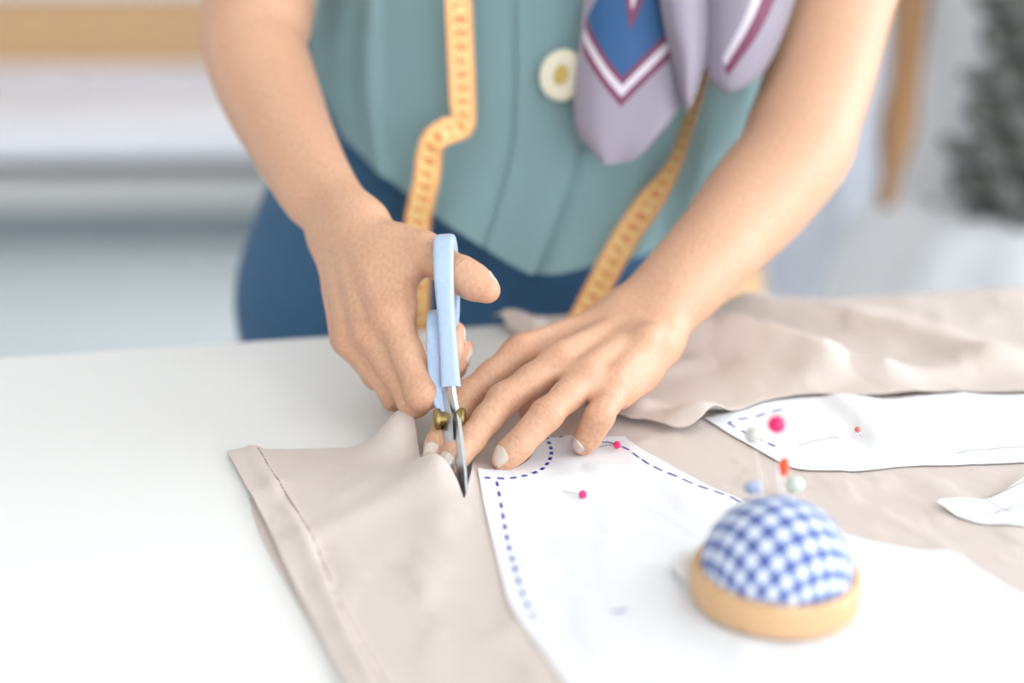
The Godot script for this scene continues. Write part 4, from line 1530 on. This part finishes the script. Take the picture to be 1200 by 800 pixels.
func half(px: float, py: float) -> Vector3:
	# half-width vector of the 20 mm tape in a plane that leans back 20 degrees like her front
	var v := Vector3(px, -py * 0.94, py * 0.34)
	return v.normalized() * 0.0098


func tape_measure() -> void:
	var t := thing("tape_measure", "orange and yellow tape measure with red numerals hanging in two strands down the teal top", "tape measure")
	var m := mat("tape_print", Color(1, 1, 1), 0.5)
	m.albedo_texture = tape_tex()
	var up := Vector3(0, 0.02, 0.01)
	obj("left_strand", ribbon([
		[Vector3(-0.07, 1.36, -1.30), Vector3(0, 0, 0.0098)],
		[Vector3(-0.0438, 1.1369, -1.2032), half(1, 0)],
		[Vector3(-0.042, 1.0545, -1.1732), half(1, 0)],
		[Vector3(-0.039, 0.9714, -1.1483), half(1, 0)],
		[Vector3(-0.0373, 0.9321, -1.1393), half(1, 0.0)],
		[Vector3(-0.0366, 0.9125, -1.1322), half(1, 0.12)],
		[Vector3(-0.036, 0.8999, -1.1255), half(0.9, 0.5)],
		[Vector3(-0.0396, 0.8956, -1.1186), half(0.55, 0.75)],
		[Vector3(-0.0489, 0.8933, -1.1145), half(0.2, 0.75)],
		[Vector3(-0.0576, 0.8868, -1.1122), half(0.55, 0.65)],
		[Vector3(-0.061, 0.8753, -1.1123), half(0.85, 0.3)],
		[Vector3(-0.0632, 0.8579, -1.1123), half(0.85, 0.12)],
		[Vector3(-0.0682, 0.8375, -1.1155), half(0.95, 0.25)],
		[Vector3(-0.0714, 0.8192, -1.1195), half(0.95, 0.1)],
		[Vector3(-0.072, 0.7836, -1.1172), half(0.55, 0.1)],
		[Vector3(-0.0732, 0.7406, -1.1122), half(0.45, 0.1)],
		[Vector3(-0.0752, 0.7032, -1.1092), half(0.6, 0.1)]], 160), m, t)
	obj("right_strand", ribbon([
		[Vector3(0.10, 1.36, -1.30), Vector3(0, 0, 0.0098)],
		[Vector3(0.1621, 1.0883, -1.2281), Vector3(0.006, 0, 0.008)],
		[Vector3(0.1537, 0.9671, -1.1787), Vector3(0.004, 0.001, 0.009)],
		[Vector3(0.1434, 0.9267, -1.1586), Vector3(0.003, 0.001, 0.0092)],
		[Vector3(0.1319, 0.8934, -1.1412), Vector3(0.0032, 0.001, 0.009)],
		[Vector3(0.1205, 0.8663, -1.126), Vector3(0.005, 0.002, 0.008)],
		[Vector3(0.1039, 0.8411, -1.1168), Vector3(0.0085, -0.003, 0.004)],
		[Vector3(0.086, 0.8165, -1.1079), half(0.9, 0.42)],
		[Vector3(0.0701, 0.7896, -1.0981), half(0.9, 0.42)],
		[Vector3(0.0551, 0.7604, -1.0928), half(0.92, 0.35)],
		[Vector3(0.0484, 0.7501, -1.0837), half(0.95, 0.2)]], 120, true), m, t)
	obj("neck_loop", ribbon([
		[Vector3(-0.07, 1.36, -1.30), Vector3(0, 0, 0.0098)],
		[Vector3(-0.05, 1.385, -1.36), Vector3(0, 0.004, 0.009)],
		[Vector3(0.015, 1.39, -1.40), Vector3(0, 0.0098, 0)],
		[Vector3(0.08, 1.385, -1.36), Vector3(0, 0.004, -0.009)],
		[Vector3(0.10, 1.36, -1.30), Vector3(0, 0, -0.0098)]], 40), m, t)


# ---------------------------------------------------------------- scissors
# bar of rounded-rectangle section swept through points; e = width direction
func bar(mb: MB, pts: Array, e: Vector3, wide: Array, thick: Array, closed := false) -> void:
	var n := pts.size()
	var rows := []
	for i in n + (1 if closed else 0):
		var q := i % n
		var a: Vector3 = pts[(q - 1 + n) % n] if closed else pts[maxi(q - 1, 0)]
		var b: Vector3 = pts[(q + 1) % n] if closed else pts[mini(q + 1, n - 1)]
		var d := (b - a).normalized()
		var f := d.cross(e).normalized()
		var row := []
		for k in 25:
			var an := TAU * k / 24.0
			var cc := cos(an)
			var ss := sin(an)
			var x := signf(cc) * pow(absf(cc), 0.55)
			var y := signf(ss) * pow(absf(ss), 0.55)
			row.append(pts[q] + e * x * wide[q] + f * y * thick[q])
		rows.append(row)
	mb.grid(rows, true, true)
	if not closed:
		for en in [0, n - 1]:
			var dd: Vector3 = (pts[en] - pts[1 if en == 0 else en - 1]).normalized()
			var m := mb.vert(pts[en], dd)
			var first := mb.v.size()
			for k in 25:
				mb.vert(rows[en][k], dd)
			for k in 24:
				mb.tri(m, first + k, first + k + 1)


func blade(from: Vector3, back: Vector3, tip: Vector3, flat_normal: Vector3, side: float) -> ArrayMesh:
	var mb := MB.new()
	var b1 := (tip - from).normalized()
	var b3 := (flat_normal - b1 * flat_normal.dot(b1)).normalized()
	var b2 := b3.cross(b1).normalized()
	if b2.y < 0.0:
		b2 = -b2
	var sec := []
	var ln := from.distance_to(tip)
	var bk := back.distance_to(from)
	# [distance from pivot, upper edge, lower edge, thickness]
	var st := [[-bk, 0.0030, -0.0030, 0.0026], [-bk * 0.4, 0.0045, -0.0045, 0.0026], [0.0, 0.0065, -0.0065, 0.0026], [ln * 0.12, 0.0064, -0.0064, 0.0025], [ln * 0.4, 0.0054, -0.0056, 0.0022], [ln * 0.7, 0.0037, -0.0045, 0.0018], [ln * 0.9, 0.0014, -0.0032, 0.0012], [ln, -0.0016, -0.0022, 0.0005]]
	for s in st:
		var o: Vector3 = from + b1 * s[0] if s[0] >= 0.0 else from + (back - from).normalized() * -s[0]
		var hi: float = s[1] * side
		var lo: float = s[2] * side
		# spine thick, cutting edge thin
		sec.append([o + b2 * hi + b3 * s[3] * 0.5, o + b2 * hi - b3 * s[3] * 0.5, o + b2 * lerpf(hi, lo, 0.7) - b3 * s[3] * 0.5, o + b2 * lo, o + b2 * lerpf(hi, lo, 0.7) + b3 * s[3] * 0.5])
	for i in sec.size() - 1:
		for k in 5:
			var a: Vector3 = sec[i][k]
			var b: Vector3 = sec[i][(k + 1) % 5]
			var c: Vector3 = sec[i + 1][(k + 1) % 5]
			var d: Vector3 = sec[i + 1][k]
			var mid := from + b1 * ((a + c) * 0.5 - from).dot(b1)
			var nn := (c - a).cross(d - b).normalized()
			if nn.dot((a + c) * 0.5 - mid) < 0.0:
				nn = -nn
			mb.flat(a, b, c, d, nn)
	return mb.mesh()


func scissors() -> void:
	var piv := Vector3(-0.0368, 0.7811, -0.8396)
	var topp := Vector3(-0.0422, 0.88, -0.8947)
	var tip := Vector3(-0.0264, 0.7535, -0.7829)
	var e1 := (topp - piv).normalized()
	var e3 := Vector3(1, 0, 0.10)
	e3 = (e3 - e1 * e3.dot(e1)).normalized()
	var e2 := e3.cross(e1).normalized()
	if e2.z < 0.0:
		e2 = -e2
	var t := thing("scissors", "pale blue handled scissors with steel blades and brass screw, held open in her right hand", "scissors", piv)
	var h := piv.distance_to(topp)
	# handle with the thumb ring
	var at := func(u: float, v: float, x: float) -> Vector3: return e1 * u + e2 * v + e3 * x
	var ring := []
	var wd := []
	var th := []
	for k in 40:
		var a := TAU * k / 40.0
		ring.append(at.call(h - 0.0275 + 0.0255 * cos(a), -0.0150 + 0.0150 * sin(a), 0.0))
		wd.append(0.0059 + 0.0005 * cos(a))
		th.append(0.0036)
	var hb := MB.new()
	bar(hb, ring, e3, wd, th, true)
	var sp := spline([at.call(h - 0.022, -0.0004, 0.0), at.call(h - 0.044, -0.0008, 0.0003), at.call(h - 0.060, -0.0018, 0.0006), at.call(0.035, -0.0022, 0.0010), at.call(0.0185, -0.0015, 0.0014)], 24)
	wd = spline_f([0.0060, 0.0053, 0.0051, 0.0054, 0.0058], 24)
	th = spline_f([0.0036, 0.0044, 0.0050, 0.0050, 0.0046], 24)
	bar(hb, sp, e3, wd, th)
	obj("handle", hb.mesh(), M.sky_plastic, t)
	# handle with the finger ring, opened backwards
	var lb := MB.new()
	ring = []
	wd = []
	th = []
	for k in 48:
		var a := TAU * k / 48.0
		var cc := signf(cos(a)) * pow(absf(cos(a)), 0.75)
		var ss := signf(sin(a)) * pow(absf(sin(a)), 0.75)
		ring.append(at.call(0.0400 + 0.0265 * cc, -0.0260 + 0.0195 * ss, -0.0082))
		wd.append(0.0047)
		th.append(0.0034)
	bar(lb, ring, e3, wd, th, true)
	sp = spline([at.call(0.034, -0.0066, -0.0082), at.call(0.020, -0.0066, -0.0080), at.call(0.010, -0.0055, -0.0066), at.call(0.003, -0.003, -0.0045)], 16)
	bar(lb, sp, e3, spline_f([0.0046, 0.0043, 0.0036, 0.0030], 16), spline_f([0.0036, 0.0040, 0.0040, 0.0036], 16))
	obj("handle", lb.mesh(), M.sky_plastic, t)
	var fn := e3.rotated((tip - piv).normalized(), deg_to_rad(-38.0))
	obj("blade", blade(e3 * 0.0016, at.call(0.022, 0.0004, 0.0012), tip - piv + e3 * 0.001, fn, 1.0), M.blade_steel, t)
	obj("blade", blade(e3 * -0.0018, at.call(0.016, -0.004, -0.003), Vector3(-0.0342, 0.7516, -0.799) - piv, fn, -1.0), M.blade_steel, t)
	var sb := MB.new()
	var x := Transform3D(Basis(e1, e3, e1.cross(e3)), Vector3.ZERO)
	sb.lathe([Vector2(0.0001, -0.0092), Vector2(0.0048, -0.0092), Vector2(0.0062, -0.0080), Vector2(0.0062, -0.0055), Vector2(0.0040, -0.0050), Vector2(0.0040, 0.0042), Vector2(0.0060, 0.0048), Vector2(0.0060, 0.0082), Vector2(0.0050, 0.0094), Vector2(0.0001, 0.0096)], 28, x)
	obj("screw", sb.mesh(), M.brass, t)


# ---------------------------------------------------------------- pincushion and pins
func gingham() -> ImageTexture:
	var im := Image.create(64, 64, false, Image.FORMAT_RGB8)
	var white := Color(0.90, 0.93, 0.96)
	var blue := Color(0.20, 0.29, 0.60)
	for y in 64:
		for x in 64:
			var s := (1 if x < 31 else 0) + (1 if y < 31 else 0)
			var thread := 0.5 + (0.06 if (x / 2 + y / 2) % 2 == 0 else -0.16)
			im.set_pixel(x, y, white.lerp(blue, 0.0 if s == 0 else (thread if s == 1 else 1.0)))
	return ImageTexture.create_from_image(im)


func pincushion() -> void:
	var c := Vector3(0.1291, 0.75, -0.6728)
	var y0 := paper_y(Vector2(c.x, c.z)) + 0.0012
	var t := thing("pincushion", "round pincushion with blue gingham dome in a pale wooden ring on the paper pattern", "pincushion", Vector3(c.x, y0, c.z))
	t.rotation = Vector3(0, 0, deg_to_rad(-2.0))
	var rb := MB.new()
	rb.lathe([Vector2(0.0001, 0.0), Vector2(0.0385, 0.0), Vector2(0.0408, 0.0010), Vector2(0.0418, 0.0040), Vector2(0.0418, 0.0138), Vector2(0.0408, 0.0167), Vector2(0.0388, 0.0177), Vector2(0.0365, 0.0171), Vector2(0.0355, 0.0151), Vector2(0.0001, 0.0145)], 72)
	obj("wooden_ring", rb.mesh(), M.ring_wood, t)
	var db := MB.new()
	var rows := []
	for i in 33:
		var a := PI * 0.5 * i / 32.0 * 1.04
		var row := []
		for k in 73:
			var b := TAU * k / 72.0
			row.append(Vector3(sin(a) * 0.0368 * cos(b), 0.0162 + 0.0362 * cos(a), sin(a) * 0.0368 * sin(b)))
		rows.append(row)
	db.grid(rows, true, true)
	for i in 33:
		for k in 73:
			var r := 0.0368 * PI * 0.5 * i / 32.0
			var b := TAU * k / 72.0 + 0.5
			db.uv[i * 73 + k] = Vector2(r * cos(b), r * sin(b)) / 0.0100
	var gm := mat("gingham_cotton", Color(1, 1, 1), 0.9)
	gm.albedo_texture = gingham()
	obj("cushion", db.mesh(), gm, t)
	# elastic wrist band coming out from under the ring
	var eb := MB.new()
	var band := [Vector3(0.1091, 0.754, -0.6996), Vector3(0.1003, 0.756, -0.7143), Vector3(0.0899, 0.758, -0.7086), Vector3(0.0859, 0.756, -0.6995), Vector3(0.0921, 0.754, -0.6837)]
	var bl := spline(band, 30)
	var strap := []
	for k in bl.size():
		var d: Vector3 = bl[mini(k + 1, 30)] - bl[maxi(k - 1, 0)]
		var side := d.cross(Vector3.UP).normalized() * 0.0034
		var o: Vector3 = bl[k] - Vector3(c.x, y0, c.z)
		strap.append([o - side, o - side * 0.3 + Vector3(0, 0.0006, 0), o + side * 0.3 + Vector3(0, 0.0006, 0), o + side])
	eb.sheet(strap, 0.0012)
	obj("elastic_band", eb.mesh(), M.white_elastic, t)
	# pins standing in the dome
	var pins := [
		["tall pin with a round hot pink head stuck in the gingham dome", Vector3(0.1366, 0.8229, -0.7324), Vector3(0.1375, 0.7805, -0.7117), M.pin_pink, 0.0046, 0.0046],
		["short pin with a narrow orange red head stuck in the gingham dome", Vector3(0.1414, 0.8001, -0.7295), Vector3(0.1392, 0.78, -0.7115), M.pin_orange, 0.0026, 0.0050],
		["pin with a flattened pale blue head stuck in the gingham dome", Vector3(0.125, 0.7901, -0.7258), Vector3(0.1269, 0.7753, -0.7151), M.pin_blue, 0.0050, 0.0036],
		["pin with a pale green head stuck in the gingham dome", Vector3(0.1495, 0.7849, -0.7399), Vector3(0.1445, 0.7756, -0.7205), M.pin_green, 0.0052, 0.0044],
		["tall pin with a greyish pearl head stuck in the gingham dome", Vector3(0.127, 0.8116, -0.7443), Vector3(0.1321, 0.7756, -0.7205), M.pin_pearl, 0.0046, 0.0046]]
	for p in pins:
		pin(p[0], p[1], p[2], p[3], p[4], p[5], "pins standing in the pincushion")
	

func pin(label: String, head: Vector3, point: Vector3, m: Material, rx: float, ry: float, group: String) -> void:
	var t = thing("pin", label, "pin", point, 0.0, group)
	var d := (head - point).normalized()
	var s := d.cross(Vector3(0.3, 0.2, 1)).normalized()
	var x := Transform3D(Basis(s, d, s.cross(d)), head - point)
	var hb := MB.new()
	var prof := []
	for i in 17:
		var a := PI * i / 16.0
		prof.append(Vector2(maxf(sin(a) * rx, 0.00005), cos(a) * ry))
	hb.lathe(prof, 24, x)
	obj("pin_head", hb.mesh(), m, t)
	var sb := MB.new()
	sb.tube([Vector3.ZERO, (head - point) * 0.5, head - point], [0.0001, 0.0003, 0.0003], 8, Vector3(0.3, 0.2, 1))
	obj("shaft", sb.mesh(), M.pin_steel, t)


func loose_pins() -> void:
	pin("magenta headed pin in the middle of the large paper pattern", Vector3(0.0401, 0.7555, -0.7898), Vector3(0.0254, 0.753, -0.8006), M.pin_magenta, 0.0023, 0.0023, "pins fastening the paper")
	pin("pink headed pin at the top corner of the large paper pattern, by the little finger", Vector3(0.0638, 0.7562, -0.8574), Vector3(0.0468, 0.753, -0.8595), M.pin_pink, 0.0023, 0.0023, "pins fastening the paper")
	pin("dull red headed pin in the long paper pattern at the back", Vector3(0.2136, 0.7585, -0.8756), Vector3(0.217, 0.7536, -0.8724), M.pin_rust, 0.0019, 0.0019, "pins fastening the paper")
